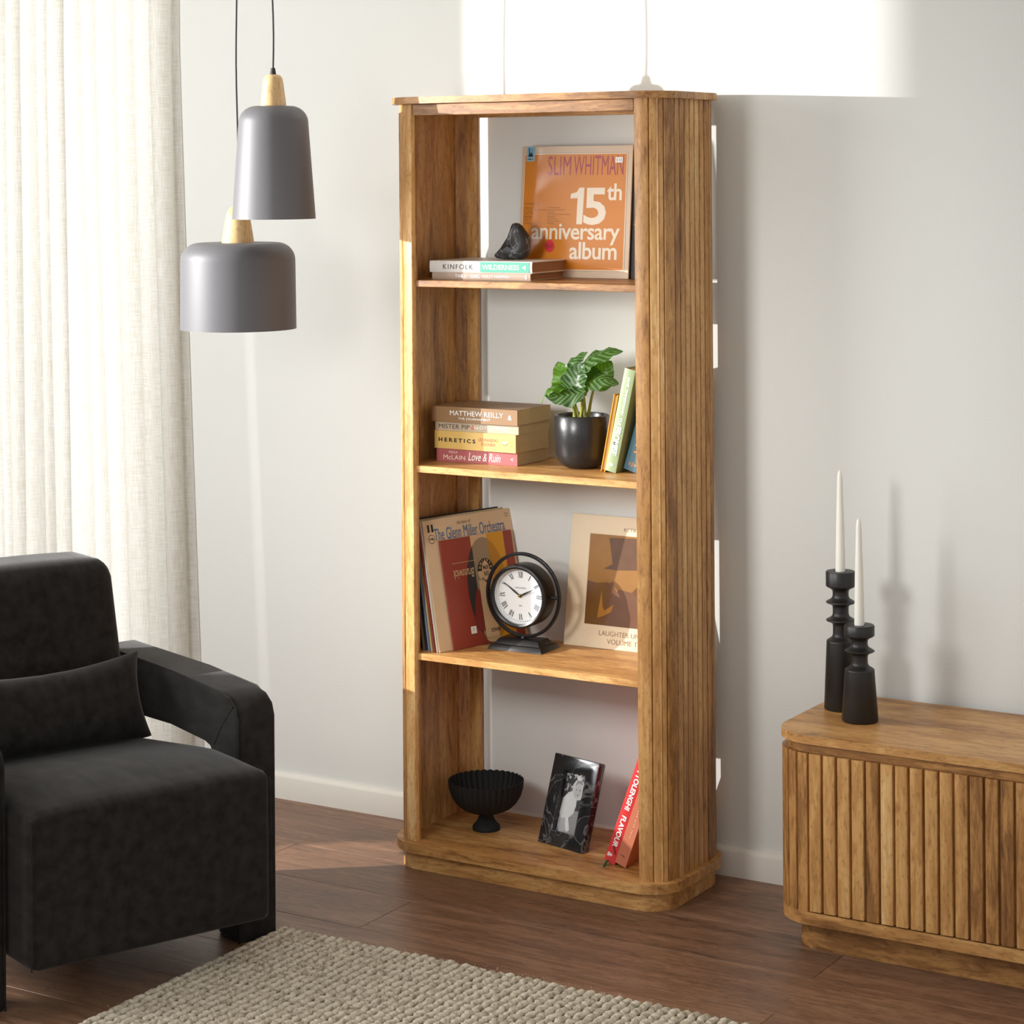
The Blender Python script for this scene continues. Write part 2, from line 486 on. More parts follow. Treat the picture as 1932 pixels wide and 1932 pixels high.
SL0 = -1.893       # beam slot, near edge
slit = lambda z: -1.424 + (1.63 - z) * -0.058  # thin gap added to throw a bright streak on the back wall
far = [(-1.676, 2.35), (-1.676, 1.93), (-1.682, 1.78), (-1.696, 1.66), (-1.696, 1.36), (-1.688, 1.25), (-1.688, 0.9)]  # far edge of the beam slot, kinked to place the lit patches
parts = [yz_prism([(-5.6, 0), (SL0, 0), (SL0, 2.7), (-5.6, 2.7)]),
         yz_prism([(SL0, 0), (-1.688, 0), (-1.688, 0.9), (SL0, 0.9)]), yz_prism([(SL0, 2.35), (-1.676, 2.35), (-1.676, 2.7), (SL0, 2.7)]),
         yz_prism([(-1.688, 0), (slit(0) - 0.0042, 0), (slit(2.7) - 0.0042, 2.7), (-1.676, 2.7)] + far),
         yz_prism([(slit(0) + 0.0042, 0), (-0.0, 0), (-0.0, 2.7), (slit(2.7) + 0.0042, 2.7)]),
         yz_prism([(slit(0) - 0.005, 0), (slit(0) + 0.005, 0), (slit(1.22) + 0.005, 1.22), (slit(1.22) - 0.005, 1.22)]),
         yz_prism([(slit(1.72) - 0.005, 1.72), (slit(1.72) + 0.005, 1.72), (slit(2.7) + 0.005, 2.7), (slit(2.7) - 0.005, 2.7)])]
tag(finish('wall_left_beam_mask', join(*parts), WALL), 'off-white left wall with a tall slot added to shape the beam', None, kind='structure')
tag(finish('ceiling', box(-1.9, 3.3, -2.4, 0.14, 2.7, 2.78), plain('ceiling_paint', srgb(235, 233, 228))), 'white ceiling above the room', None, kind='structure')

bbp = [(-0.015, 0.0), (-0.015, 0.056), (-0.013, 0.0605), (-0.006, 0.0665), (0.0, 0.0665), (0.0, 0.0)]
bb = bmesh.new()
A = [bb.verts.new((WX1 + 0.02, y, z)) for y, z in bbp]; B = [bb.verts.new((3.3, y, z)) for y, z in bbp]
bb.faces.new(A); bb.faces.new(B[::-1])
for i in range(len(bbp)): bb.faces.new((A[i], B[i], B[(i + 1) % len(bbp)], A[(i + 1) % len(bbp)]))
tag(finish('baseboard_back', bb, plain('baseboard_paint', srgb(228, 224, 214), rough=0.5, var=0.01)), 'off-white skirting board along the back wall', None, kind='structure')

# window in the opening behind the curtain
wf = thing('window_1', 'tall window behind the sheer curtain', None, (WX0, 0.05, 0)); wf['kind'] = 'structure'
WP = plain('window_paint', srgb(238, 236, 230), rough=0.4, var=0.01)
wd = WX1 - WX0
for nm, bx in (('window_frame', (0, 0.05, 0, 0.06, 0.0, 2.45)), ('window_frame', (wd - 0.05, wd, 0, 0.06, 0.0, 2.45)), ('window_frame', (0.05, wd - 0.05, 0, 0.06, 0, 0.05)), ('window_frame', (0.05, wd - 0.05, 0, 0.06, 2.40, 2.45)), ('mullion', (wd / 2 - 0.02, wd / 2 + 0.02, 0.01, 0.05, 0.05, 2.40))):
    finish(nm, box(*bx, 0.003, 1), WP, wf)
PANE = clear_mat('window_glass', 0.06, 0.0)
for a, b_ in ((0.05, wd / 2 - 0.02), (wd / 2 + 0.02, wd - 0.05)):
    finish('pane', box(a, b_, 0.028, 0.032, 0.05, 2.40), PANE, wf)

# curtain
cb = bmesh.new(); NU, NV = 460, 26
x0c = -1.87
uvl = cb.loops.layers.uv.new('UVMap')
rows = []
rng = random.Random(3)
ph = [0.0]
for i in range(40): ph.append(ph[-1] + 0.062 * rng.uniform(0.7, 1.35))
amp = [rng.uniform(0.6, 1.15) for _ in ph]
for j in range(NV + 1):
    z = 0.015 + (2.55 - 0.015) * j / NV
    xr = -0.905 - 0.062 * ((z - 0.11) / 1.84) if z < 1.95 else -0.967
    row = []
    for i in range(NU + 1):
        u = i / NU; s = u * 1.02
        k = max(q for q in range(len(ph)) if ph[q] <= s + 1e-9)
        k = min(k, len(ph) - 2)
        t = (s - ph[k]) / (ph[k + 1] - ph[k])
        c = math.cos(2 * math.pi * t)
        a = 0.022 * (amp[k] * (1 - t) + amp[k + 1] * t) * (0.85 + 0.3 * math.sin(z * 1.3 + k))
        sway = 0.010 * math.sin(z * 1.1 + k * 1.7) * (1 - z / 2.6)
        over = 0.0125 * amp[k] * (0.8 + 0.35 * math.sin(z * 0.9 + 2.1 * k))
        x = x0c + (xr - x0c) * u + sway * 0.4 * math.sin(math.pi * t) - over * math.sin(2 * math.pi * t) * (1 if u < 0.985 else 0)
        k_ = max(0.0, (u - 0.945) / 0.055); k_ = k_ * k_ * (3 - 2 * k_)      # the edge returns to the wall
        row.append(cb.verts.new((x, (-0.048 + a * c * 0.85 + sway * 0.3) * (1 - k_) - 0.003 * k_, z)))
    rows.append(row)
for j in range(NV):
    for i in range(NU):
        f = cb.faces.new((rows[j][i], rows[j][i + 1], rows[j + 1][i + 1], rows[j + 1][i]))
        for lp, (ii, jj) in zip(f.loops, ((i, j), (i + 1, j), (i + 1, j + 1), (i, j + 1))): lp[uvl].uv = (ii / NU * 1.6, jj / NV * 2.55)
cur = tag(finish('sheer_curtain', cb, CURT, smooth=80), 'floor-length off-white sheer linen curtain hanging in soft pleats', 'curtain')

# ================================================================== slatted furniture
def contour_slats(pts_angles, z0, z1, thick, name, parent, mat, gap=0.003, bev=0.0022):
    """pts_angles: list of (cx, cy, ang_deg, width) outer-face centres with outward normal angle"""
    cache = {}
    for cx, cy, a, wdt in pts_angles:
        key = round(wdt, 4)
        if key not in cache:
            b = box(-wdt / 2 + gap / 2, wdt / 2 - gap / 2, 0.0, thick, z0, z1)
            es = [e for e in b.edges if abs(e.verts[0].co.z - e.verts[1].co.z) > 1e-4 and e.verts[0].co.y < 1e-5]
            bmesh.ops.bevel(b, geom=es, offset=bev, segments=2, profile=0.5, affect='EDGES')
            o = finish(name, b, mat, parent); cache[key] = o.data
        else:
            o = bpy.data.objects.new(name, cache[key]); col.objects.link(o); o.parent = parent
        o.location = (cx, cy, 0); o.rotation_euler = (0, 0, R(a))
    # local -y of a slat is its outward side


XI = 0.5865; F = -0.3304; G = -0.0262; RC = 0.068; ZB = 0.0637; ZT = 1.8; ZR = 1.757
bc = thing('bookcase', 'tall open mango-wood bookcase with rounded slatted sides and three shelves', 'bookcase', (XI / 2, (F + G) / 2, 0))
ox, oy = -XI / 2, -(F + G) / 2          # world -> local


def LP(poly): return [(x + ox, y + oy) for x, y in poly]


TK = 0.012
for side in (-1, 1):
    X = (lambda d: XI + d) if side > 0 else (lambda d: -d)      # d: distance outward from the inner lip
    # backing panel, C-shaped in plan
    ro = RC - TK
    poly = [(0, F + TK)]
    for i in range(9):
        a = R(90 * i / 8); poly.append((ro * math.sin(a), F + RC - ro * math.cos(a)))
    for i in range(9):
        a = R(90 * i / 8); poly.append((ro * math.cos(a), G - RC + ro * math.sin(a)))
    poly += [(0, G - TK), (0, G - 0.0216), (0.050, G - 0.0216), (0.050, F + 0.0216), (0, F + 0.0216)]
    poly = [(X(d), y) for d, y in poly]
    if side < 0: poly = poly[::-1]
    finish('side_panel', prism(LP(poly), ZB - 0.002, ZT - 0.014), WZ(), bc)
    sl = []
    ch = 2 * RC * math.sin(R(15))
    for a in (15, 45, 75):
        ar = R(a); q = RC * math.cos(R(15))
        sl.append((X(q * math.sin(ar)) + ox, F + RC - q * math.cos(ar) + oy, a * side, ch))
        sl.append((X(q * math.sin(ar)) + ox, G - RC + q * math.cos(ar) + oy, (180 - a) * side, ch))
    n = 7; ln = (G - RC) - (F + RC)
    for i in range(n):
        sl.append((X(RC) + ox, F + RC + ln * (i + .5) / n + oy, 90 * side, ln / n))
    contour_slats(sl, ZB - 0.001, ZT - 0.015, TK, 'slat', bc, WZ(), gap=0.0036)
XO = 0.0147
finish('top_board', prism(LP(rrect(-RC - XO, XI + RC + XO, F - 0.02, G + 0.012, 0.088)), ZT - 0.0158, ZT, 0.003), WX(), bc)
finish('base_board', prism(LP(rrect(-RC - XO, XI + RC + XO, F - 0.02, G + 0.008, 0.088)), ZB - 0.0215, ZB, 0.004), WX(), bc)
finish('plinth', prism(LP(rrect(-RC + 0.002, XI + RC - 0.002, F - 0.003, G - 0.004, 0.070)), 0, ZB - 0.0215), WX(), bc)
finish('front_rail', box(0.0008 + ox, XI - 0.0008 + ox, F + 0.004 + oy, F + 0.022 + oy, ZR, ZT - 0.016, 0.0012, 1), WX(), bc)
finish('back_rail', box(0.0008 + ox, XI - 0.0008 + ox, G - 0.022 + oy, G - 0.004 + oy, ZR, ZT - 0.016, 0.0012, 1), WX(), bc)
SH = [1.3574, 0.9238, 0.4857]; ST = 0.0157
for zs in SH:
    e = 0.0497
    poly = [(0.0008, F + 0.011), (XI - 0.0008, F + 0.011), (XI - 0.0008, F + 0.0222), (XI + e, F + 0.0222), (XI + e, G - 0.0222), (XI - 0.0008, G - 0.0222), (XI - 0.0008, G - 0.008), (0.0008, G - 0.008), (0.0008, G - 0.0222), (-e, G - 0.0222), (-e, F + 0.0222), (0.0008, F + 0.0222)]
    finish('shelf', prism(LP(poly), zs, zs + ST, 0.0012, 1), WX(), bc)
Z1, Z2, Z3 = [z + ST for z in SH]

# --- media cabinet
TX0, TF, TB, TZ, TR = 0.94, -0.414, -0.023, 0.457, 0.09
DW = 0.0315; ND = 12; TX1 = TX0 + 2 * TR + 4 * ND * DW
tv = thing('media_cabinet', 'low mango-wood media cabinet with slatted doors and rounded ends', 'cabinet', ((TX0 + TX1) / 2, (TF + TB) / 2, 0))
tx, ty = -(TX0 + TX1) / 2, -(TF + TB) / 2


def TP(poly): return [(x + tx, y + ty) for x, y in poly]


finish('top_board', prism(TP(rrect(TX0, TX1, TF - 0.002, TB, (TR, TR, 0.02, 0.02))), TZ - 0.0175, TZ, 0.004), WX(), tv)
finish('sub_top', prism(TP(rrect(TX0 + 0.022, TX1 - 0.022, TF + 0.0045, TB - 0.01, (TR - .02, TR - .02, 0.01, 0.01))), TZ - 0.036, TZ - 0.0175), WX(), tv)
finish('bottom_board', prism(TP(rrect(TX0 + 0.001, TX1 - 0.001, TF, TB - 0.002, (TR, TR, 0.02, 0.02))), 0.066, 0.092, 0.002), WX(), tv)
finish('plinth', prism(TP(rrect(TX0 + 0.026, TX1 - 0.026, TF + 0.048, TB - 0.02, (0.075, 0.075, 0.02, 0.02))), 0.0, 0.066), WX(), tv)
finish('carcass', prism(TP(rrect(TX0 + 0.012, TX1 - 0.012, TF + 0.014, TB - 0.004, (TR - .012, TR - .012, 0.01, 0.01))), 0.092, TZ - 0.037), WZ(), tv)
sl = []
na = 5
for i in range(na):
    a = R(90 * (i + .5) / na); q = TR * math.cos(R(45 / na)); chd = 2 * TR * math.sin(R(45 / na))
    sl.append((TX0 + TR - q * math.sin(a) + tx, TF + TR - q * math.cos(a) + ty, -math.degrees(a), chd))
    sl.append((TX1 - TR + q * math.sin(a) + tx, TF + TR - q * math.cos(a) + ty, math.degrees(a), chd))
lnS = (TB - 0.02) - (TF + TR); nS = 9
for i in range(nS):
    yy = TF + TR + lnS * (i + .5) / nS
    sl.append((TX0 + tx, yy + ty, -90, lnS / nS)); sl.append((TX1 + tx, yy + ty, 90, lnS / nS))
contour_slats(sl, 0.092, TZ - 0.0375, 0.0125, 'slat', tv, WZ(), gap=0.0045)
smesh = None
for d in range(4):
    dx = TX0 + TR + d * ND * DW
    dr = finish('door', box(0.001, ND * DW - 0.001, 0.008, 0.0135, 0.0955, TZ - 0.037), WZ(), tv, loc=(dx + tx, TF + ty, 0))
    for i in range(ND):
        if smesh is None:
            b = box(-DW / 2 + 0.0026, DW / 2 - 0.0026, -0.002, 0.009, 0.0955, TZ - 0.0375)
            es = [e for e in b.edges if abs(e.verts[0].co.z - e.verts[1].co.z) > 1e-4 and e.verts[0].co.y < 1e-5]
            bmesh.ops.bevel(b, geom=es, offset=0.0022, segments=2, profile=0.5, affect='EDGES')
            o = finish('slat', b, WZ(), dr); smesh = o.data
        else:
            o = bpy.data.objects.new('slat', smesh); col.objects.link(o); o.parent = dr
        o.location = (DW * (i + .5), 0, 0)

# ================================================================== armchair
AC = Vector((-0.094, -1.512, 0)); AANG = R(-22.05)
ch_ = thing('armchair', 'black velvet armchair with open arms and deep boxy seat', 'armchair', AC, (0, 0, AANG))
# local: x forward (0 = seat front), y towards the wall, z up
SW = 0.54


def seat_fn(x, y, z):
    if z > 0.25:
        k = (z - 0.25) / 0.155
        t = max(0, 1 - abs((y - SW / 2) / (SW / 2)) ** 3)
        z += k * (0.016 * t * max(0, min(1, -x / 0.12)) - 0.13 * max(0, -x - 0.22))
    return (x, y, z)


finish('seat', softbox(-0.745, 0.0, 0.004, SW - 0.004, 0.093, 0.402, 0.022, 16, seat_fn), VEL, ch_, smooth=80)


def back_fn(x, y, z):
    t = (z - 0.38) / 0.38
    return (x - 0.085 * t, y + (0.012 * (0.5 - y / SW) * t), z + 0.010 * math.sin(math.pi * max(0, min(1, y / SW))) * t)


finish('backrest', softbox(-0.735, -0.56, 0.012, SW - 0.028, 0.30, 0.752, 0.045, 14, back_fn), VEL, ch_, smooth=80)
finish('back_frame', softbox(-0.745, -0.64, 0.004, SW - 0.004, 0.093, 0.515, 0.015, 8), VEL, ch_, smooth=80)
for y in (0.10, 0.38):
    finish('rear_leg', box(-0.70, -0.62, y, y + 0.06, 0.0, 0.11, 0.004, 2), VEL, ch_)


def arm(y0, y1, dx):
    outer = [(-0.160, 0.0), (-0.160, 0.47), (-0.170, 0.497), (-0.195, 0.514), (-0.24, 0.520), (-0.45, 0.527), (-0.80, 0.527), (-0.835, 0.517), (-0.852, 0.49), (-0.857, 0.46), (-0.85, 0.425), (-0.82, 0.402)]
    inner = [(-0.66, 0.398), (-0.455, 0.408), (-0.30, 0.412), (-0.272, 0.405), (-0.257, 0.388), (-0.25, 0.0)]
    outer = [(x + dx if x > -0.3 else x, z) for x, z in outer]; inner = [(x + dx if x > -0.35 else x, z) for x, z in inner]
    poly = outer + inner
    b = bmesh.new()
    A = [b.verts.new((x, y0, z)) for x, z in poly]; B = [b.verts.new((x, y1, z)) for x, z in poly]
    fa = b.faces.new(A); fb = b.faces.new(B[::-1]); n = len(poly)
    for i in range(n): b.faces.new((A[i], B[i], B[(i + 1) % n], A[(i + 1) % n]))
    es = list(fa.edges) + list(fb.edges)
    bmesh.ops.bevel(b, geom=es, offset=0.010, segments=3, profile=0.5, affect='EDGES')
    return b, outer


for (y0, y1, dx) in ((0.545, 0.640, 0.0), (-0.098, -0.003, 0.055)):
    b, outer = arm(y0, y1, dx)
    o = finish('arm', b, VEL, ch_, smooth=50)
    inn = y0 if y0 > 0 else y1
    s = 1 if y0 > 0 else -1
    pth = [(x + (0.001 if x > -0.2 + dx else 0), inn + s * 0.002, z - 0.001 if z > 0.3 else z) for x, z in outer[:-4]]
    finish('piping', tube(pth, 0.0022, 6), VEL, o)
    finish('seam', tube([(-0.259 + dx, inn - s * 0.0003, 0.402), (-0.225 + dx, inn - s * 0.0003, 0.45), (-0.176 + dx, inn - s * 0.0003, 0.498)], 0.0012, 5), VEL, o)
for y in (0.006, SW - 0.006):
    finish('piping', tube([(-0.006, y, 0.1), (-0.003, y, 0.12), (-0.003, y, 0.36), (-0.008, y, 0.388)], 0.0020, 6), VEL, ch_)


def cushion_fn(x, y, z):
    # pinched corners, plump middle
    yy = (y - 0.25) / 0.24; zz = (z - 0.465) / 0.095
    th = max(0.0, (1 - abs(yy) ** 3.2)) * max(0.0, (1 - abs(zz) ** 3.0))
    x = (x + 0.0) * (0.14 + 0.86 * th ** 0.5)
    y = 0.25 + 0.24 * yy * (1 - 0.07 * (1 - zz * zz) * abs(yy))
    z = 0.465 + 0.095 * zz * (1 - 0.13 * (1 - yy * yy) * abs(zz)) + 0.012 * yy * yy
    return (x, y, z)


cl = softbox(-0.06, 0.06, 0.01, 0.49, 0.37, 0.56, 0.004, 18, cushion_fn)
cu = thing('lumbar_cushion', 'black velvet lumbar cushion resting on the armchair seat', 'cushion', AC, (0, 0, AANG))
MC = Matrix.Translation((-0.452, 0.005, 0.006)) @ Matrix.Translation((0, 0, 0.37)) @ Matrix.Rotation(R(-20), 4, 'Y') @ Matrix.Translation((0, 0, -0.37))
finish('cover', cl, VEL, cu, smooth=80, M=MC)

# ================================================================== rug
rg = thing('braided_rug', 'cream chunky braided wool rug laid on the dark floor', 'rug', (0.0, -0.845, 0.0))
RP = 0.0208; RL = 0.95
finish('rug_backing', box(0.004, RP * 79, -RL + 0.01, -0.006, 0.0005, 0.006), plain('rug_backing_wool', srgb(120, 106, 88), var=0.2), rg)
rmesh = []
for v in range(8):
    rr = random.Random(v); b = bmesh.new(); rings = []; y = -RL
    ns = 8; n_knot = int(RL / 0.0175); seq = 7
    for k in range(n_knot * seq + 1):
        t = k / seq; kn = int(t); ft = t - kn
        rad = 0.0070 + 0.0026 * math.sin(math.pi * ft) ** 0.8 + 0.0012 * noise.noise(Vector((t * 2.1, v * 7.3, 0)))
        lat = 0.0010 * math.cos(math.pi * t) + 0.0016 * noise.noise(Vector((t * 0.13, v * 3.1, 5)))
        hz = 0.0105 + 0.0016 * noise.noise(Vector((t * 0.5, v * 2.3, 9)))
        yy = -RL + RL * k / (n_knot * seq)
        ring = []
        for q in range(ns):
            a = 2 * math.pi * q / ns
            rad2 = rad * (1 + 0.28 * noise.noise(Vector((math.cos(a) * 1.3 + t * 2.7, math.sin(a) * 1.3, v * 1.9))))
            ring.append(b.verts.new((lat + rad2 * 0.98 * math.cos(a), yy + 0.006 * math.cos(a) * (1 if kn % 2 else -1) * 0.7, max(0.0012, hz + rad2 * 0.85 * math.sin(a)))))
        rings.append(ring)
    for A, B in zip(rings, rings[1:]):
        for q in range(ns): b.faces.new((A[q], A[(q + 1) % ns], B[(q + 1) % ns], B[q]))
    b.faces.new(rings[0][::-1]); b.faces.new(rings[-1])
    if True:
        o = finish('braid', b, RUG, rg, smooth=70); rmesh.append(o.data); o.location = (RP * (v + .5), random.uniform(-0.003, 0.004), 0)
for i in range(8, 79):
    o = bpy.data.objects.new('braid', rmesh[(i * 5 + i // 8 * 3) % 8]); col.objects.link(o); o.parent = rg
    o.location = (RP * (i + .5), random.uniform(-0.006, 0.006), 0)
# stray wool fibres
fb = bmesh.new(); rr = random.Random(11)
for i in range(420):
    if rr.random() < 0.5: x, y = rr.uniform(0, 1.3), rr.uniform(-0.012, 0.004)
    else: x, y = rr.uniform(0, 1.2), rr.uniform(-0.7, 0)
    p = Vector((x, y, rr.uniform(0.014, 0.02))); a = rr.uniform(0, 6.28); d = Vector((math.cos(a), math.sin(a) + 0.4, rr.uniform(0.1, 0.9))) * rr.uniform(0.002, 0.005)
    s = Vector((-d.y, d.x, 0)).normalized() * 0.00022
    p2 = p + d; p3 = p2 + Vector((d.x, d.y, -d.z * 0.4))
    vs_ = [fb.verts.new(q) for q in (p - s, p + s, p2 + s, p2 - s, p3)]
    fb.faces.new(vs_[:4]); fb.faces.new((vs_[3], vs_[2], vs_[4]))
o = finish('wool_fibres', fb, RUG, rg); o['kind'] = 'stuff'

# ================================================================== pendants
SHADE = plain('matt_grey_metal', srgb(94, 93, 96), rough=0.52, var=0.02)
CORD = plain('black_cord', (0.012, 0.011, 0.011), rough=0.6)


def pendant(name, label, loc, shade, capp, cap_top, cord_off):
    t = thing(name, label, 'pendant lamp', loc, group='pendant lamps by the curtain')
    so = finish('shade', lathe(shade, 72), SHADE, t, smooth=50)
    finish('wooden_cap', lathe(capp, 48), BEECH, t, smooth=40)
    finish('cord_grip', lathe([(0.0, cap_top - 0.002), (0.0075, cap_top - 0.002), (0.0072, cap_top + 0.002), (0.0048, cap_top + 0.015), (0.0, cap_top + 0.015)], 20), CORD, t)
    pts = [(0.002 * math.sin(i * 0.8), 0.0, cap_top + 0.01 + (2.672 - loc[2] - cap_top - 0.01) * i / 20) for i in range(21)]
    finish('cord', tube(pts, 0.0021, 8), CORD, t)
    finish('ceiling_cup', lathe([(0, 2.70 - loc[2]), (0.045, 2.70 - loc[2]), (0.045, 2.68 - loc[2]), (0.02, 2.672 - loc[2]), (0, 2.672 - loc[2])], 32), CORD, t)
    return t


def shade_prof(rb, rt_, h, rad, wall=0.0022):
    out = [(rb, 0.0)]
    n = 10
    sl_ = (rb - rt_) / h
    for i in range(n + 1):
        a = R(90 * i / n)
        out.append((rt_ - rad + rad * math.cos(a) + (sl_ * rad * (1 - math.sin(a))), h - rad + rad * math.sin(a)))
    out.append((0.012, h))
    inn = [(0.012, h - wall)]
    for i in range(n, -1, -1):
        a = R(90 * i / n); r_ = rad - wall
        inn.append((rt_ - wall - r_ + r_ * math.cos(a) + (sl_ * r_ * (1 - math.sin(a))), h - rad + r_ * math.sin(a)))
    inn.append((rb - wall, 0.0)); inn.append((rb, 0.0))
    return out + inn


h1 = 0.261
pendant('pendant_lamp', 'tall bell-shaped grey pendant lamp with pale wooden cap', (-0.25, -0.53, 1.5194),
        shade_prof(0.0965, 0.078, h1, 0.036), [(0, h1), (0.0305, h1), (0.030, h1 + 0.004), (0.0235, h1 + 0.056), (0.0215, h1 + 0.065), (0.016, h1 + 0.0715), (0.007, h1 + 0.0735), (0, h1 + 0.0735)], h1 + 0.0735, 0)
h2 = 0.206
pendant('pendant_lamp', 'wide drum-shaped grey pendant lamp hanging lower, beside the curtain', (-0.437, -0.428, 1.2534),
        shade_prof(0.1385, 0.1365, h2, 0.042), [(0, h2), (0.039, h2), (0.0385, h2 + 0.004), (0.031, h2 + 0.052), (0.027, h2 + 0.070), (0.020, h2 + 0.083), (0.010, h2 + 0.088), (0, h2 + 0.088)], h2 + 0.088, 0)

# ================================================================== candle holders and candles
def round_prof(pts): return pts


def holder(name, label, loc, prof, H):
    t = thing(name, label, 'candle holder', (loc[0], loc[1], TZ), group='black candle holders on the cabinet')
    finish('turned_body', lathe(prof, 56), BLACKW, t, smooth=50)
    return t


def turned(rb, rt_, zb_, rings, zc, zt, rc, rn=0.0172):
    """tapered body, thin flaring rings on a slim neck, cup on top"""
    P = [(0, 0), (rb - 0.003, 0), (rb, 0.003), (rt_, zb_ - 0.008)]
    n = 110; z0 = zb_ - 0.007; z1 = zc + 0.008
    for i in range(n + 1):
        z = z0 + (z1 - z0) * i / n
        r = rn
        r += (rt_ - rn) * (1.0 if z < zb_ - 0.004 else math.exp(-((z - zb_ + 0.004) / 0.0075) ** 2))
        r += (rc - rn) * (1.0 if z > zc + 0.004 else math.exp(-((zc + 0.004 - z) / 0.0065) ** 2))
        for zr, rr_ in rings:
            d = z - zr
            r += (rr_ - rn) * math.exp(-abs(d / (0.0062 if d > 0 else 0.0046)) ** 1.7)
        P.append((min(r, max(rt_, rc)), z))
    P += [(rc, zt - 0.002), (rc - 0.0015, zt), (0.0130, zt), (0.0126, zt - 0.009), (0, zt - 0.009)]
    return P


H1 = 0.2985
p1 = turned(0.0372, 0.0312, 0.151, [(0.1925, 0.0325), (0.2315, 0.0325)], 0.2635, H1, 0.0318)
holder('candle_holder', 'taller black turned candle holder with two rings, at the back', (0.9995, -0.1655), p1, H1)
H2 = 0.2035
p2 = turned(0.0388, 0.0315, 0.112, [(0.1485, 0.0318)], 0.1785, H2, 0.0318)
holder('candle_holder', 'shorter black turned candle holder with one ring, in front', (1.0755, -0.2440), p2, H2)


def candle(label, loc, z0, z1):
    L_ = z1 - z0
    t = thing('taper_candle', label, 'candle', (loc[0], loc[1], z0), group='white taper candles')
    prof = [(0, 0), (0.0108, 0), (0.0108, 0.01), (0.0088, L_ * 0.5), (0.0058, L_ - 0.02), (0.0054, L_ - 0.012), (0.0038, L_ - 0.004), (0.001, L_), (0, L_)]
    finish('wax', lathe(prof, 28), WAX, t, smooth=50)
    finish('wick', tube([(0, 0, L_ - 0.001), (0.0005, 0, L_ + 0.004), (0.002, 0, L_ + 0.008)], 0.0006, 6), PAPER, t)


candle('white taper candle in the taller black holder', (0.9995, -0.1655), TZ + H1 - 0.0088, 0.974)
candle('white taper candle in the shorter black holder', (1.0755, -0.2440), TZ + H2 - 0.0088, 0.886)

# ================================================================== books
def book(name, label, loc, rot, L_, D, T, cover, standing=False, hard=False, group=None, pages=PAGES, flip=False):
    """lying: x along the spine, spine looks to -y, z thickness. returns (root, print matrix on the spine)"""
    t = thing(name, label, 'book', loc, rot, group)
    M = Matrix.Identity(4)
    if standing: M = Matrix.Translation((0, 0, L_)) @ Matrix.Rotation(R(90), 4, 'Y')
    if flip:      # fore edge to the viewer
        M = M @ Matrix.Translation((0, D, 0)) @ Matrix.Scale(-1, 4, (0, 1, 0))
    ct = 0.0022 if hard else 0.0007; oh = 0.003 if hard else 0.0
    bow = 0.0015
    if hard:
        prof = [(0.002, 0), (D, 0), (D, ct), (ct + 0.003, ct), (ct, T * 0.25), (ct - 0.0006, T * 0.5), (ct, T * 0.75), (ct + 0.003, T - ct), (D, T - ct), (D, T), (0.002, T), (0.0006, T * 0.85), (0, T * 0.5), (0.0006, T * 0.15)]
    else:
        prof = [(0, 0), (D, 0), (D, ct), (ct, ct), (ct, T - ct), (D, T - ct), (D, T), (0, T)]
    b = bmesh.new()
    A = [b.verts.new((0, y, z)) for y, z in prof]; B = [b.verts.new((L_, y, z)) for y, z in prof]; n = len(prof)
    b.faces.new(A); b.faces.new(B[::-1])
    for i in range(n): b.faces.new((A[i], B[i], B[(i + 1) % n], A[(i + 1) % n]))
    finish('cover', b, cover, t, M=M, smooth=25)
    # page block with a few visible signature steps
    finish('pages', box(oh + 0.0004, L_ - oh - 0.0004, ct + 0.0002, D - oh - 0.001, ct, T - ct), pages, t, M=M)
    return t, M


def spine_text(t, M, body, mat, x, z, w=None, h=None, y=-0.0006, bold=0.0, **k):
    return text(body, mat, t, M @ FRONT(x, y, z), w=w, h=h, bold=bold, **k)


def spine_rect(t, M, x0, x1, z0, z1, mat, y=-0.0003, name='spine_band'):
    return shape(rect(x0, x1, z0, z1), mat, t, M @ FRONT(0, y, 0), name)


WHITE = ink('white', srgb(240, 238, 232)); BLACK = ink('black', (0.012, 0.011, 0.011)); DGREY = ink('dark_grey', srgb(70, 66, 62))
CREAM = ink('cream', srgb(228, 214, 190)); GOLD = ink('gold', srgb(204, 164, 100)); RUST = ink('rust', srgb(196, 120, 92)); ORANGE = ink('orange', srgb(226, 152, 70))

# --- top shelf
GTOP = 'books lying on the top shelf'
t, M = book('hardback_book', 'thin beige hardback lying flat, under the white and teal book', (0.010, -0.262, Z1), (0, 0, R(3)), 0.262, 0.19, 0.0165, plain('cover_beige', srgb(166, 142, 124), rough=0.5), hard=True, group=GTOP, pages=plain('pages_brown', srgb(150, 112, 84), rough=0.9, var=0.15, scale=12))
spine_text(t, M, 'TABLE', WHITE, 0.078, 0.0085, h=0.0075)
spine_text(t, M, 'CHIC', WHITE, 0.116, 0.0085, h=0.0078, bold=0.035)
spine_text(t, M, 'KELLY HOPPEN', WHITE, 0.172, 0.0083, w=0.070, h=0.0055)
spine_text(t, M, '8', WHITE, 0.251, 0.0083, w=0.006, h=0.010, bold=0.02)
t, M = book('hardback_book', 'white and teal hardback lying flat, topmost of the top shelf pair', (0.003, -0.262, Z1 + 0.0166), (0, 0, R(3)), 0.273, 0.20, 0.027, plain('cover_white', srgb(214, 208, 200), rough=0.45), hard=True, group=GTOP, pages=MATS['pages_brown'])
TEAL = ink('teal', srgb(78, 158, 134))
spine_rect(t, M, 0.137, 0.266, 0.0015, 0.0255, TEAL, y=-0.0006)
spine_text(t, M, 'KINFOLK', DGREY, 0.077, 0.0135, w=0.080, h=0.0115, space=1.25, y=-0.0009)
spine_text(t, M, 'WILDERNESS', WHITE, 0.191, 0.0135, w=0.098, h=0.0115, bold=0.012, y=-0.0009)
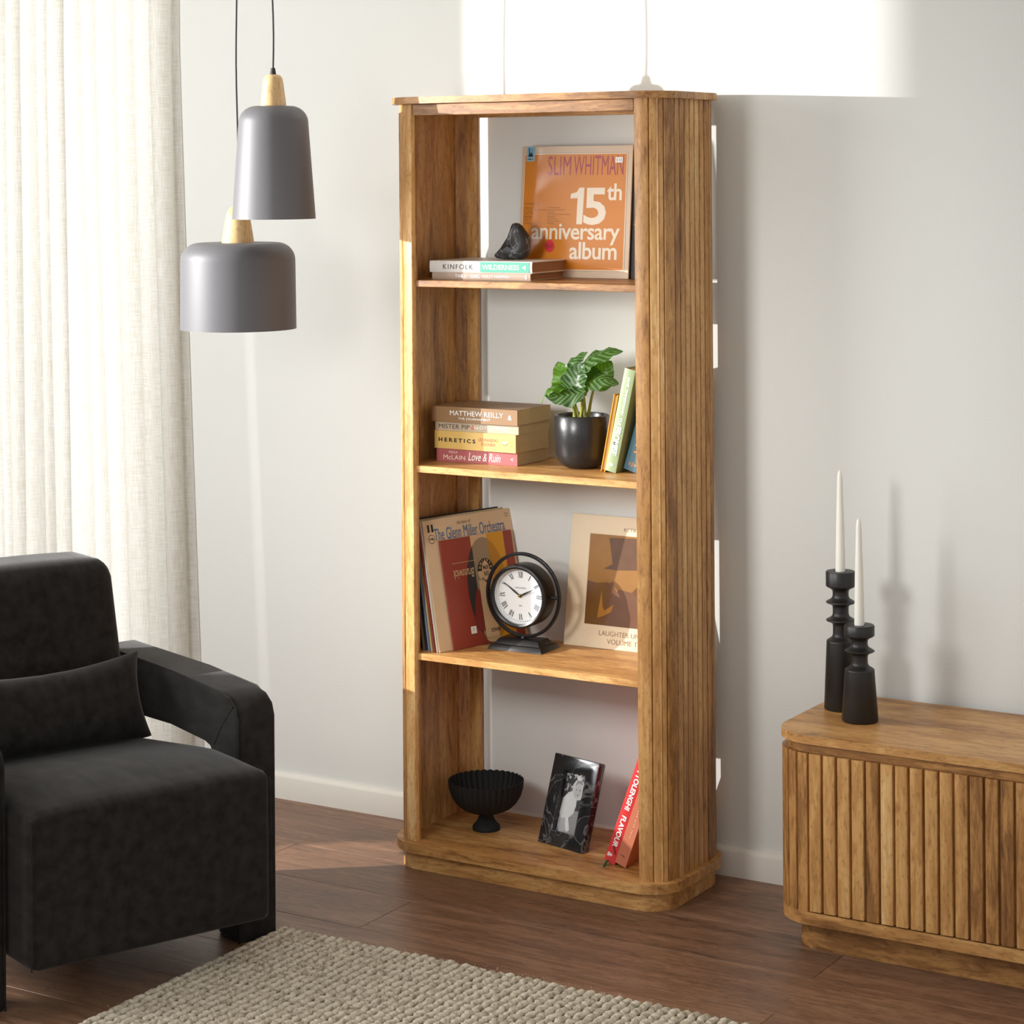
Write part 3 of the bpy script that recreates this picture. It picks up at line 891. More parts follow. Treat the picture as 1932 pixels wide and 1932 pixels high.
shape([(0.247, 0.0135), (0.257, 0.0085), (0.257, 0.0185)], WHITE, t, M @ FRONT(0, -0.0009, 0), 'spine_arrow')

# rock
out = [(870, 555), (900, 575), (1000, 582), (1110, 585), (1230, 577), (1275, 545), (1310, 470), (1322, 390), (1312, 320), (1290, 265), (1255, 205), (1220, 155), (1180, 127), (1140, 120), (1112, 128), (1103, 165), (1088, 215), (1050, 295), (1005, 375), (965, 440), (915, 490), (878, 530)]
out = [((x - 1100) * 0.000188 / 0.9, (585 - y) * 0.000188) for x, y in out]
cxr = sum(p[0] for p in out) / len(out); cyr = sum(p[1] for p in out) / len(out)
rk = bmesh.new(); prev = None; NL = 15
for k in range(NL + 1):
    ph_a = math.pi * k / NL; sc_ = max(0.001, math.sin(ph_a)) ** 0.55; yy = -0.026 * math.cos(ph_a)
    ring = []
    for m_, (x, z) in enumerate(out):
        p = Vector((cxr + (x - cxr) * sc_, yy * (1.15 - z * 5), cyr * 0.8 + (z - cyr * 0.8) * sc_))
        p += Vector((1, 0.5, 0.3)) * 0.0016 * noise.noise(p * 45) * (1 if sc_ > 0.2 else 0)
        p.z = max(0.0, p.z)
        ring.append(rk.verts.new(p))
    if prev:
        for m_ in range(len(out)): rk.faces.new((prev[m_], prev[(m_ + 1) % len(out)], ring[(m_ + 1) % len(out)], ring[m_]))
    else: rk.faces.new(ring[::-1])
    prev = ring
rk.faces.new(prev)
bmesh.ops.subdivide_edges(rk, edges=rk.edges[:], cuts=1, smooth=0.6)
tag(finish('stone_ornament', rk, marble_mat('dark_stone', (0.022, 0.021, 0.021, 1), (0.20, 0.20, 0.20, 1), 16, 0.45), loc=(0.163, -0.145, Z1 + 0.0438), rot=(0, 0, R(-4)), smooth=60), 'dark grey veined stone ornament standing on the flat books', 'ornament')


# --- records
def sleeve(name, label, loc, rot, W, H, T, mat, group, edge=None):
    t = thing(name, label, 'record', loc, rot, group)
    finish('sleeve', box(0, W, 0, T, 0, H, 0.0006, 1), mat, t)
    return t


GREC = 'record sleeves on the shelves'
# orange anniversary record, leaning back
LB = plain('sleeve_tan', srgb(214, 192, 166), rough=0.5, var=0.04)
lean1 = R(-5.2)
t = sleeve('record_sleeve', 'orange record sleeve with large white lettering on the top shelf', (0.132, -0.077, Z1 + 0.0003), (lean1, 0, R(-1)), 0.305, 0.313, 0.004, plain('sleeve_gloss_tan', srgb(206, 184, 158), rough=0.34, var=0.03), GREC)
fz = -0.0004


def F2(dy=0.0): return FRONT(0, -0.0003 - dy, 0)


GL = 0.34
OR = plain('ink_orange_panel', srgb(204, 124, 26), rough=GL, var=0.05, scale=12)
shape(rect(0.0065, 0.2935, 0.016, 0.2965), plain('ink_line', srgb(120, 90, 60), rough=GL), t, F2(0.0000), 'print')
shape(rect(0.0072, 0.2928, 0.0167, 0.2958), plain('ink_border', srgb(226, 206, 180), rough=GL), t, F2(0.00015), 'print')
shape(rect(0.0098, 0.290, 0.0195, 0.293), OR, t, F2(0.0003), 'print')
MAR = plain('ink_maroon', srgb(160, 52, 64), rough=GL); LW = plain('ink_offwhite', srgb(232, 218, 196), rough=GL)
text('SLIM', MAR, t, F2(0.0006) @ TOP(0.107, 0.266, 0), w=0.064, h=0.046, bold=0.0, space=1.02)
text('WHITMAN', MAR, t, F2(0.0006) @ TOP(0.2145, 0.266, 0), w=0.136, h=0.046, bold=0.0, space=1.02)
shape([(0.1595, 0.1265), (0.1755, 0.1265), (0.1785, 0.2135), (0.165, 0.2135), (0.158, 0.203), (0.142, 0.1985), (0.141, 0.1875), (0.1605, 0.1885)], LW, t, F2(0.0006), 'numeral_print')
text('5', LW, t, F2(0.0006) @ TOP(0.209, 0.169, 0), w=0.061, h=0.088, bold=0.022)
text('th', LW, t, F2(0.0006) @ TOP(0.2605, 0.203, 0), w=0.040, h=0.040, bold=0.02, space=0.95)
text('anniversary', LW, t, F2(0.0006) @ TOP(0.157, 0.1025, 0), w=0.243, h=0.050, bold=0.014, space=0.95)
text('album', LW, t, F2(0.0006) @ TOP(0.208, 0.064, 0), w=0.129, h=0.041, bold=0.016, space=0.95)
INK = plain('ink_smalltext', srgb(96, 60, 24), rough=GL)
for k, bdy in enumerate(['all new performances', '', 'Indian Love Call', "I'll Take You Home Again Kathleen", 'Rosa Marie', 'Valley of Tears', 'Rose-Marie', 'Danny Boy', 'Tammy', 'Secret Love']):
    if bdy: text(bdy, INK, t, F2(0.0006) @ TOP(0.012 + 0.0018 * len(bdy) / 2 + 0.004, 0.176 - 0.0053 * k, 0), w=0.0018 * len(bdy) + 0.004, h=0.0038)
shape(rect(0.012, 0.052, 0.1728, 0.1733), INK, t, F2(0.0006), 'print')
for k, bdy in enumerate(['Tumbling Tumbleweeds', 'Love Song of the Waterfall', "I'm a Fool", "There's a Rainbow in Every Teardrop", 'Cattle Call', 'Keep it a Secret', 'More Than Yesterday', 'China Doll']):
    text(bdy, INK, t, F2(0.0006) @ TOP(0.079 + 0.0018 * len(bdy) / 2, 0.1655 - 0.0053 * k, 0), w=0.0018 * len(bdy), h=0.0038)
shape(ell(0.088, 0.074, 0.0135, 0.015), plain('ink_red_spot', srgb(206, 52, 66), rough=GL), t, F2(0.0006), 'sticker')
text('SPECIAL\nBUDGET\nSERIES', INK, t, F2(0.0009) @ TOP(0.088, 0.074, 0, 12), w=0.018, h=0.010)
up_ = 0.0065
shape(rect(0.014, 0.0365, 0.277, 0.3125), plain('ink_pale_blue', srgb(140, 186, 204), rough=GL), t, F2(0.0008), 'sticker')
shape(rect(0.017, 0.0335, 0.287, 0.3095), plain('ink_pale_blue2', srgb(112, 160, 184), rough=GL), t, F2(0.0010), 'print')
NV = plain('ink_navy', srgb(26, 30, 38), rough=GL)
shape([(x, z + 0.0085) for x, z in [(0.0185, 0.2795), (0.031, 0.2795), (0.031, 0.283), (0.0285, 0.2895), (0.026, 0.2895), (0.0245, 0.285), (0.0232, 0.2875), (0.0222, 0.293), (0.0205, 0.2965), (0.0222, 0.300), (0.0205, 0.3008), (0.0190, 0.297), (0.0205, 0.292), (0.0205, 0.287)]], NV, t, F2(0.0012), 'print')
text('LIBERTY', NV, t, F2(0.0012) @ TOP(0.0252, 0.282, 0), w=0.016, h=0.0045, bold=0.02)
shape(rect(0.260, 0.280, 0.272, 0.285), WHITE, t, F2(0.0012), 'price_sticker')
text('3 13', DGREY, t, F2(0.0014) @ TOP(0.270, 0.2785, 0), w=0.014, h=0.006)
# clear plastic outer sleeve with a wrinkled left edge
PLAS = clear_mat('clear_plastic', 0.03, 0.08)
pb = bmesh.new(); nx, nz = 26, 30; rows = []
for j in range(nz + 1):
    row = []
    for i in range(nx + 1):
        u, v_ = i / nx, j / nz
        x = -0.007 + 0.3175 * u
        wr = 0.0016 * noise.noise(Vector((u * 3, v_ * 9, 1))) * (1 if u > 0.05 else 2.5)
        row.append(pb.verts.new((x + (0.002 * noise.noise(Vector((0, v_ * 17, 3))) if i == 0 else 0), -0.0026 + wr * 0.55, 0.001 + 0.309 * v_)))
    rows.append(row)
for j in range(nz):
    for i in range(nx): pb.faces.new((rows[j][i], rows[j][i + 1], rows[j + 1][i + 1], rows[j + 1][i]))
finish('plastic_cover', pb, PLAS, t, smooth=80)

# dark record behind it
t = sleeve('record_sleeve', 'dark charcoal record sleeve with yellow corner, tucked behind the orange one', (0.172, -0.0665, Z1 + 0.0003), (R(-4.4), 0, R(-1)), 0.300, 0.302, 0.004, plain('sleeve_charcoal', srgb(44, 44, 46), rough=0.4), GREC)
shape([(0.270, 0.128), (0.30, 0.128), (0.30, 0.112), (0.282, 0.112)], plain('ink_yellow', srgb(226, 206, 70), rough=0.4), t, F2(0.0003), 'print')
for k in range(7): shape(rect(0.276, 0.298, 0.022 + 0.012 * k, 0.0228 + 0.012 * k), ink('grey_line', srgb(92, 92, 96)), t, F2(0.0003), 'print')
text('HISTORY', WHITE, t, F2(0.0003) @ TOP(0.290, 0.165, 0, 90), w=0.06, h=0.009, bold=0.02)

# left stack of records on the third shelf
YAW3 = R(75.6)
d3 = Vector((math.cos(YAW3), math.sin(YAW3), 0)); n3 = Vector((math.sin(YAW3), -math.cos(YAW3), 0))
B3 = Vector((0.049, -0.282, Z3 + 0.0004))
CV = plain('sleeve_beige', srgb(212, 184, 148), rough=0.55, var=0.05)
base = B3 - d3 * 0.012
t = sleeve('record_sleeve', 'beige record sleeve with blue art-deco title, foremost twelve-inch of the leaning stack', base, (R(-11.4), 0, YAW3), 0.288, 0.307, 0.0045, CV, GREC)
BLU = ink('blue', srgb(58, 104, 150))
text('The Glenn Miller Orchestra', BLU, t, F2(0.0003) @ TOP(0.147, 0.271, 0), w=0.230, h=0.028, bold=0.0)
text('the best of', ink('brown_grey', srgb(140, 120, 100)), t, F2(0.0003) @ TOP(0.130, 0.2925, 0), w=0.045, h=0.009)
shape(rect(0.013, 0.019, 0.278, 0.296), BLACK, t, F2(0.0003), 'print'); shape(rect(0.025, 0.031, 0.278, 0.296), BLACK, t, F2(0.0003), 'print')
shape(ell(0.0225, 0.262, 0.0105, 0.0105), BLACK, t, F2(0.0003), 'print'); shape(ell(0.0225, 0.262, 0.0092, 0.0092), CV, t, F2(0.0005), 'print')
text('mfp', BLACK, t, F2(0.0007) @ TOP(0.0225, 0.262, 0), w=0.014, h=0.008, bold=0.03)
text('MFP 50062', BLACK, t, F2(0.0003) @ TOP(0.272, 0.296, 0), w=0.013, h=0.0025); text('STEREO', BLACK, t, F2(0.0003) @ TOP(0.273, 0.290, 0), w=0.010, h=0.0025)
# ten-inch red sleeve, upside down in front
t = sleeve('record_sleeve', 'red striped ten-inch record sleeve stood upside down behind the clock', B3 + d3 * 0.028 + n3 * 0.0062, (R(-11.4), 0, YAW3), 0.236, 0.257, 0.004, plain('sleeve_red', srgb(142, 56, 40), rough=0.5, var=0.05), GREC)
TAN = ink('tan', srgb(208, 172, 128)); MUS = ink('mustard', srgb(206, 146, 20)); CHAR = ink('charcoal', srgb(52, 44, 40))
shape(rect(0.098, 0.152, 0.03, 0.257), TAN, t, F2(0.0001), 'print'); shape(rect(0.152, 0.207, 0.0, 0.257), MUS, t, F2(0.0001), 'print')
# record disc: charcoal on the red, tan and mustard where the stripes cross it
disc = [p for p in ell(0.134, 0.128, 0.064, 0.122, 60)]
shape(disc, CHAR, t, F2(0.0003), 'print')


def clip(poly, xa, xb): return [(min(max(x, xa), xb), y) for x, y in poly]


shape(clip(ell(0.134, 0.128, 0.064, 0.122, 60), 0.100, 0.152), ink('grey_tan', srgb(150, 126, 98)), t, F2(0.0005), 'print')
shape(clip(ell(0.134, 0.128, 0.064, 0.122, 60), 0.152, 0.2), ink('dark_mustard', srgb(178, 124, 22)), t, F2(0.0005), 'print')
shape(rect(0.107, 0.150, 0.012, 0.15) + [], TAN, t, F2(0.0007), 'print')
shape(ell(0.130, 0.014, 0.0225, 0.012, 20, 180, 360), TAN, t, F2(0.0007), 'print')
shape([(0.075, 0.04), (0.107, 0.03), (0.107, 0.125), (0.098, 0.135), (0.085, 0.10)], plain('sleeve_red2', srgb(124, 46, 34), rough=0.5), t, F2(0.0007), 'print')
shape(ell(0.134, 0.171, 0.0265, 0.029, 30, 0, 180), BLACK, t, F2(0.0009), 'print'); shape(ell(0.134, 0.171, 0.0265, 0.029, 30, 180, 360), TAN, t, F2(0.0009), 'print')
shape(ell(0.134, 0.171, 0.0125, 0.022), TAN, t, F2(0.0011), 'print')
text('33\u2153\nRPM', BLACK, t, F2(0.0013) @ TOP(0.134, 0.171, 0, 180), w=0.017, h=0.026, bold=0.02)
for i, chh in enumerate('PLAYING'):
    a = R(160 - 0 - (6 - i) * 23.5); text(chh, TAN, t, F2(0.0013) @ TOP(0.134 + 0.0195 * math.cos(a), 0.171 + 0.025 * math.sin(a), 0, math.degrees(a) + 90), h=0.0065, bold=0.03)
for i, chh in enumerate('LONG'):
    a = R(-50 - i * 27); text(chh, BLACK, t, F2(0.0013) @ TOP(0.134 + 0.0195 * math.cos(a), 0.171 + 0.025 * math.sin(a), 0, math.degrees(a) + 90), h=0.0065, bold=0.03)
text('Brunswick', TAN, t, F2(0.0009) @ TOP(0.062, 0.172, 0, 180), w=0.068, h=0.022, bold=0.006, shear=0.25)
shape(rect(0.028, 0.108, 0.1985, 0.1995), TAN, t, F2(0.0009), 'print')
text('SINGS', BLACK, t, F2(0.0009) @ TOP(0.140, 0.030, 0, 180), w=0.030, h=0.0085, bold=0.02)
text('AL JOLSON', BLACK, t, F2(0.0009) @ TOP(0.176, 0.046, 0, 180), w=0.052, h=0.009, bold=0.02)
shape(rect(0.060, 0.078, 0.030, 0.047), PAPER, t, F2(0.0009), 'price_sticker'); text('7', DGREY, t, F2(0.0011) @ TOP(0.069, 0.039, 0), h=0.007)
# the rest of the stack, spines to the viewer
SC = [('white', srgb(222, 214, 198), 'white-spined'), ('red', srgb(158, 48, 40), 'red-spined'), ('black', srgb(34, 28, 28), 'black-spined'), ('cream', srgb(214, 186, 128), 'cream-spined'), ('blue_grey', srgb(128, 140, 160), 'blue-grey-spined'), ('olive', srgb(128, 128, 58), 'olive-spined'), ('navy', srgb(40, 46, 66), 'navy-spined'), ('brown', srgb(136, 110, 86), 'brown-spined')]
off = 0.0
for i, (nm, c, lb) in enumerate(SC):
    off += 0.0063
    lean = 11.4 - 0.28 * (i + 1)
    t = sleeve('record_sleeve', lb + ' record sleeve in the leaning stack', B3 - n3 * off - d3 * (0.014 + 0.004 * math.sin(i * 2.1)), (R(-lean), 0, YAW3), 0.287, 0.307 - 0.004 * (i % 3), 0.0042, plain('sleeve_' + nm, c, rough=0.55, var=0.12, scale=80), GREC)

# right-hand record on the third shelf
t = sleeve('record_sleeve', 'cream record sleeve with a brown painted portrait leaning on the wall', (0.247, -0.0665, Z3 + 0.0004), (R(-9.0), 0, R(0.5)), 0.305, 0.309, 0.004, plain('sleeve_pale_gloss', srgb(220, 202, 172), rough=0.25, var=0.04), GREC)
GP = 0.25
pa = lambda n_, c: plain('paint_' + n_, c, rough=GP, var=0.18, scale=30)
shape(rect(0.053, 0.258, 0.054, 0.265), pa('umber', srgb(104, 66, 34)), t, F2(0.0002), 'print')
shape([(0.053, 0.155), (0.10, 0.148), (0.13, 0.16), (0.258, 0.18), (0.258, 0.265), (0.053, 0.265)], pa('ochre', srgb(146, 102, 44)), t, F2(0.0004), 'print')
shape([(0.053, 0.10), (0.075, 0.15), (0.11, 0.155), (0.10, 0.054), (0.053, 0.054)], pa('dark_olive', srgb(106, 70, 22)), t, F2(0.0005), 'print')
shape([(0.095, 0.185), (0.118, 0.198), (0.105, 0.258), (0.20, 0.262), (0.205, 0.205), (0.22, 0.192), (0.19, 0.188), (0.13, 0.184)], pa('hat', srgb(96, 66, 44)), t, F2(0.0006), 'print')
shape([(0.12, 0.185), (0.185, 0.187), (0.188, 0.15), (0.165, 0.125), (0.135, 0.128), (0.125, 0.15)], pa('face', srgb(142, 100, 50)), t, F2(0.0006), 'print')
shape([(0.11, 0.054), (0.118, 0.12), (0.14, 0.14), (0.175, 0.135), (0.225, 0.11), (0.245, 0.054)], pa('coat', srgb(104, 70, 48)), t, F2(0.0007), 'print')
shape([(0.086, 0.070), (0.094, 0.135), (0.099, 0.098), (0.104, 0.088), (0.128, 0.104), (0.122, 0.086), (0.100, 0.074)], pa('collar', srgb(158, 106, 30)), t, F2(0.0009), 'print')
GR = ink('sepia', srgb(150, 120, 92))
text('RETROSPECTIVE', GR, t, F2(0.0003) @ TOP(0.195, 0.279, 0), w=0.105, h=0.0085)
text('LAUGHTER UNLIMITED', GR, t, F2(0.0003) @ TOP(0.176, 0.036, 0), w=0.165, h=0.0115)
text('VOLUME THREE', GR, t, F2(0.0003) @ TOP(0.176, 0.018, 0), w=0.120, h=0.0115)

# --- second shelf: stack of four paperbacks
GST = 'paperbacks stacked on the second shelf'
Pz = Z2 + 0.0003
t, M = book('paperback_book', 'dusty pink paperback, bottom of the stack', (-0.006, -0.224, Pz), (0, 0, R(1)), 0.222, 0.146, 0.031, plain('cover_pink', srgb(168, 88, 88), rough=0.45), group=GST)
spine_text(t, M, 'PAULA', CREAM, 0.047, 0.0235, h=0.0055); spine_text(t, M, 'McLAIN', CREAM, 0.050, 0.011, w=0.060, h=0.0105)
spine_text(t, M, 'Love & Ruin', WHITE, 0.133, 0.0155, w=0.088, h=0.019, shear=0.3); spine_text(t, M, '<', WHITE, 0.208, 0.015, h=0.007)
Pz += 0.0312
t, M = book('paperback_book', 'pale yellow paperback, second from the bottom of the stack', (-0.010, -0.226, Pz), (0, 0, R(-1)), 0.228, 0.146, 0.042, plain('cover_yellow', srgb(214, 178, 100), rough=0.45), group=GST)
spine_text(t, M, 'HERETICS', BLACK, 0.064, 0.021, w=0.104, h=0.0095, bold=0.03, space=1.5)
spine_text(t, M, 'LEONARDO\nPADURA', RUST, 0.152, 0.021, w=0.054, h=0.0185, bold=0.012, lw=0.9)
shape(ell(0.198, 0.020, 0.0075, 0.005, 24), ink('stone', srgb(176, 140, 90)), t, M @ FRONT(0, -0.0005, 0), 'spine_emblem'); shape(ell(0.198, 0.0225, 0.007, 0.003, 24), CREAM, t, M @ FRONT(0, -0.0008, 0), 'spine_emblem')
spine_text(t, M, 'Bitter\nLemon', GOLD, 0.215, 0.021, w=0.009, h=0.012)
Pz += 0.0422
t, M = book('paperback_book', 'thin greyish beige paperback, third from the bottom of the stack', (-0.009, -0.224, Pz), (0, 0, R(0.5)), 0.230, 0.145, 0.0215, plain('cover_taupe', srgb(186, 166, 138), rough=0.5), group=GST)
spine_text(t, M, 'MISTER PIP', DGREY, 0.053, 0.0105, w=0.086, h=0.0105); spine_text(t, M, 'LLOYD JONES', WHITE, 0.156, 0.0105, w=0.094, h=0.0100, bold=0.01)
shape([(0.099, 0.006), (0.103, 0.016), (0.108, 0.0165), (0.111, 0.009), (0.107, 0.0045)], RUST, t, M @ FRONT(0, -0.0005, 0), 'spine_emblem')
Pz += 0.0217
t, M = book('paperback_book', 'thick brown paperback on top of the stack', (-0.014, -0.232, Pz), (0, 0, R(0)), 0.238, 0.153, 0.036, plain('cover_brown', srgb(142, 108, 72), rough=0.5), group=GST)
spine_text(t, M, 'MATTHEW REILLY', WHITE, 0.126, 0.022, w=0.148, h=0.0115); spine_text(t, M, 'THE \u2020OURNAMENT', WHITE, 0.120, 0.009, w=0.090, h=0.0055, bold=0.008)
spine_text(t, M, '&', WHITE, 0.218, 0.018, h=0.011, bold=0.03)
text('MATTHEW\nREILLY', GOLD, t, M @ TOP(0.085, 0.085, 0.0365), w=0.10, h=0.070, bold=0.0)

# --- leaning books on the second shelf
GL2 = 'books leaning on the second shelf'
t, M = book('hardback_book', 'slim yellow hardback turned fore edge out beside the black pot', (0.4330, -0.212, Z2 + 0.0025), (0, R(11.5), 0), 0.180, 0.13, 0.0115, plain('cover_bright_yellow', srgb(206, 142, 16), rough=0.4), standing=True, hard=True, group=GL2, pages=plain('pages_cream', srgb(196, 160, 104), rough=0.9), flip=True)
t, M = book('hardback_book', 'pale green hardback leaning beside the plant', (0.4470, -0.218, Z2 + 0.0065), (0, R(12.8), 0), 0.240, 0.155, 0.028, plain('cover_sage', srgb(138, 154, 112), rough=0.4), standing=True, hard=True, group=GL2)
spine_text(t, M, 'JAMIE ZIMMERMANN', WHITE, 0.062, 0.0155, w=0.088, h=0.0095); spine_text(t, M, 'THE', WHITE, 0.123, 0.0150, w=0.020, h=0.0095)
spine_text(t, M, 'PROMISE', WHITE, 0.168, 0.0145, w=0.066, h=0.0155, bold=0.03); spine_text(t, M, '&', WHITE, 0.224, 0.014, h=0.010, bold=0.03)
t, M = book('hardback_book', 'slate blue hardback with orange title leaning against the right post', (0.4830, -0.196, Z2 + 0.0101), (0, R(17), 0), 0.215, 0.145, 0.034, plain('cover_slate', srgb(70, 104, 118), rough=0.4), standing=True, hard=True, group=GL2)
spine_text(t, M, 'AUTHORITY', ORANGE, 0.105, 0.022, w=0.145, h=0.0145, bold=0.01); spine_text(t, M, 'JEFF\nVANDER\nMEER', ORANGE, 0.199, 0.020, w=0.012, h=0.020)

# --- leaning books at the bottom
GL4 = 'books leaning on the bottom shelf'
t, M = book('hardback_book', 'red cookbook with white title leaning at the bottom right', (0.4600, -0.258, ZB + 0.0101), (0, R(20.3), 0), 0.270, 0.19, 0.0285, plain('cover_red', srgb(206, 58, 58), rough=0.35), standing=True, hard=True, group=GL4)
spine_text(t, M, 'OTTOLENGHI', WHITE, 0.080, 0.0145, w=0.115, h=0.0125, bold=0.03); spine_text(t, M, 'FLAVOUR', WHITE, 0.192, 0.0145, w=0.078, h=0.0125, bold=0.03)
shape([(0.228, 0.010), (0.246, 0.020), (0.246, 0.025), (0.228, 0.015)], ink('dark_red', srgb(130, 20, 28)), t, M @ FRONT(0, -0.0006, 0), 'spine_emblem')
spine_text(t, M, '&', WHITE, 0.252, 0.010, h=0.012, bold=0.015)
rb_ = tube([(0.014, 0.02, 0.004), (0.010, -0.004, 0.002), (0.012, -0.016, -0.006), (0.020, -0.030, -0.0072)], [0.0016, 0.0024, 0.0026, 0.0026], 6)
for v in rb_.verts: pass
finish('ribbon', rb_, plain('green_ribbon', srgb(30, 84, 52), rough=0.5), t)
t, M = book('paperback_book', 'terracotta book leaning between the red cookbook and the right post', (0.4910, -0.262, ZB + 0.0098), (0, R(20.1), 0), 0.262, 0.19, 0.028, plain('cover_terracotta', srgb(190, 112, 82), rough=0.5), standing=True, group=GL4)
spine_text(t, M, 'cooked with care', CREAM, 0.150, 0.016, w=0.085, h=0.004, space=1.6); spine_text(t, M, 'f', ink('dark_terracotta', srgb(130, 72, 50)), 0.240, 0.012, h=0.014)

# ================================================================== clock
ck = thing('mantel_clock', 'round black metal table clock in a swivel ring on a stepped base', 'clock', (0.187, -0.150, Z3), (0, 0, R(2.0)))
BM = plain('gunmetal', (0.028, 0.026, 0.026), rough=0.34, metal=0.6, var=0.15, scale=90)


def frustum(x, y, z0, z1, ins):
    b = bmesh.new()
    lo = [b.verts.new((sx * x, sy * y, z0)) for sx, sy in ((-1, -1), (1, -1), (1, 1), (-1, 1))]
    hi = [b.verts.new((sx * (x - ins), sy * (y - ins), z1)) for sx, sy in ((-1, -1), (1, -1), (1, 1), (-1, 1))]
    b.faces.new(lo[::-1]); b.faces.new(hi)
    for i in range(4): b.faces.new((lo[i], lo[(i + 1) % 4], hi[(i + 1) % 4], hi[i]))
    bmesh.ops.bevel(b, geom=b.edges[:], offset=0.0012, segments=2, profile=0.5, affect='EDGES')
    return b


finish('base', frustum(0.0735, 0.046, 0.0, 0.0125, 0.007), BM, ck)
finish('base_step', frustum(0.061, 0.034, 0.0125, 0.0245, 0.009), BM, ck)
CZ = 0.1255; RR = 0.0975
finish('ring', tube([(RR * math.cos(2 * math.pi * i / 96), 0, CZ + RR * math.sin(2 * math.pi * i / 96)) for i in range(96)], [0.0036] * 96, 10, True), BM, ck, smooth=80)
rb = bmesh.new()
finish('ring_band', lathe([(RR - 0.004, -0.006), (RR - 0.001, -0.006), (RR - 0.001, 0.006), (RR - 0.004, 0.006), (RR - 0.004, -0.006)], 96), BM, ck, M=Matrix.Translation((0, 0, CZ)) @ Matrix.Rotation(R(90), 4, 'X'))
RD = 0.0745
MD = Matrix.Translation((0, 0, CZ)) @ Matrix.Rotation(R(90), 4, 'X')      # lathe +z -> -y
finish('case', lathe([(0, -0.024), (RD - 0.002, -0.024), (RD, -0.022), (RD, 0.026), (RD - 0.001, 0.029), (RD - 0.005, 0.031), (RD - 0.009, 0.029), (RD - 0.0095, 0.012), (0, 0.012)], 96), BM, ck, M=MD, smooth=40)
finish('dial', lathe([(0, 0.0125), (RD - 0.0097, 0.0125)], 96), plain('dial_white', srgb(236, 235, 232), rough=0.5, var=0.01), ck, M=MD)
finish('bezel', lathe([(RD - 0.0102, 0.0128), (RD - 0.0102, 0.0215), (RD - 0.0094, 0.0215)], 96), plain('bezel_white', srgb(228, 230, 230), rough=0.35, var=0.01), ck, M=MD)
FM = Matrix.Translation((0, -0.0128, CZ)) @ Matrix.Rotation(R(90), 4, 'X')
marks = bmesh.new()
for i in range(60):
    a = R(6 * i); r0, r1 = 0.0598, 0.0615
    s = Vector((-math.sin(a), math.cos(a), 0)) * 0.0004; dd = Vector((math.cos(a), math.sin(a), 0))
    vs_ = [marks.verts.new(q) for q in (dd * r0 - s, dd * r1 - s, dd * r1 + s, dd * r0 + s)]; marks.faces.new(vs_)
for r0, r1 in ((0.0594, 0.0597), (0.0615, 0.0618)):
    for i in range(90):
        a, b_ = R(4 * i), R(4 * i + 4)
        marks.faces.new([marks.verts.new((r_ * math.cos(q), r_ * math.sin(q), 0)) for r_, q in ((r0, a), (r1, a), (r1, b_), (r0, b_))])
finish('minute_track', marks, BLACK, ck, M=FM)
NUM = ['XII', 'I', 'II', 'III', 'IIII', 'V', 'VI', 'VII', 'VIII', 'IX', 'X', 'XI']


def roman(s_, h=0.0135):
    b = bmesh.new(); x = 0.0; TH, TN = 0.0017, 0.0006

    def stroke(xa, xb, wd_):
        b.faces.new([b.verts.new(p) for p in ((xa - wd_ / 2, -h / 2, 0), (xa + wd_ / 2, -h / 2, 0), (xb + wd_ / 2, h / 2, 0), (xb - wd_ / 2, h / 2, 0))])

    def serif(xc, top, wd_=0.0026):
        y = h / 2 if top else -h / 2
        b.faces.new([b.verts.new(p) for p in ((xc - wd_ / 2, y - 0.0002, 0), (xc + wd_ / 2, y - 0.0002, 0), (xc + wd_ / 2, y + 0.0002, 0), (xc - wd_ / 2, y + 0.0002, 0))])
    for c in s_:
        if c == 'I': stroke(x + 0.0013, x + 0.0013, TH); serif(x + 0.0013, 1); serif(x + 0.0013, 0); x += 0.0031
        elif c == 'V': stroke(x + 0.0030, x + 0.0008, TH); stroke(x + 0.0032, x + 0.0054, TN); serif(x + 0.0008, 1); serif(x + 0.0054, 1); x += 0.0062
        else: stroke(x + 0.0056, x + 0.0010, TH); stroke(x + 0.0010, x + 0.0054, TN); serif(x + 0.001, 1); serif(x + 0.0054, 1); serif(x + 0.001, 0); serif(x + 0.0056, 0); x += 0.0066
    for v in b.verts: v.co.x -= x / 2 - 0.0002
    return b


for i, s_ in enumerate(NUM):
    a = 30 * i
    finish('numeral', roman(s_), BLACK, ck, M=FM @ TOP(0.0495 * math.sin(R(a)), 0.0495 * math.cos(R(a)), 0.0001, -a))
text('UNION STATION', DGREY, ck, FM @ TOP(0, 0.0185, 0.0001), w=0.029, h=0.0036); text('1892', DGREY, ck, FM @ TOP(0, -0.0235, 0.0001), w=0.0085, h=0.0030)


def hand(ang, ln_, wd_, z):
    pts = [(-wd_ * 0.5, -0.004), (wd_ * 0.5, -0.004), (wd_, ln_ * 0.35), (0.0003, ln_), (-0.0003, ln_), (-wd_, ln_ * 0.35)]
    b = bmesh.new(); lo = [b.verts.new((x, y, 0)) for x, y in pts]; hi = [b.verts.new((x, y, 0.0006)) for x, y in pts]
    b.faces.new(lo[::-1]); b.faces.new(hi)
    for i in range(6): b.faces.new((lo[i], lo[(i + 1) % 6], hi[(i + 1) % 6], hi[i]))
    return finish('clock_hand', b, BLACK, ck, M=FM @ TOP(0, 0, z, -ang))


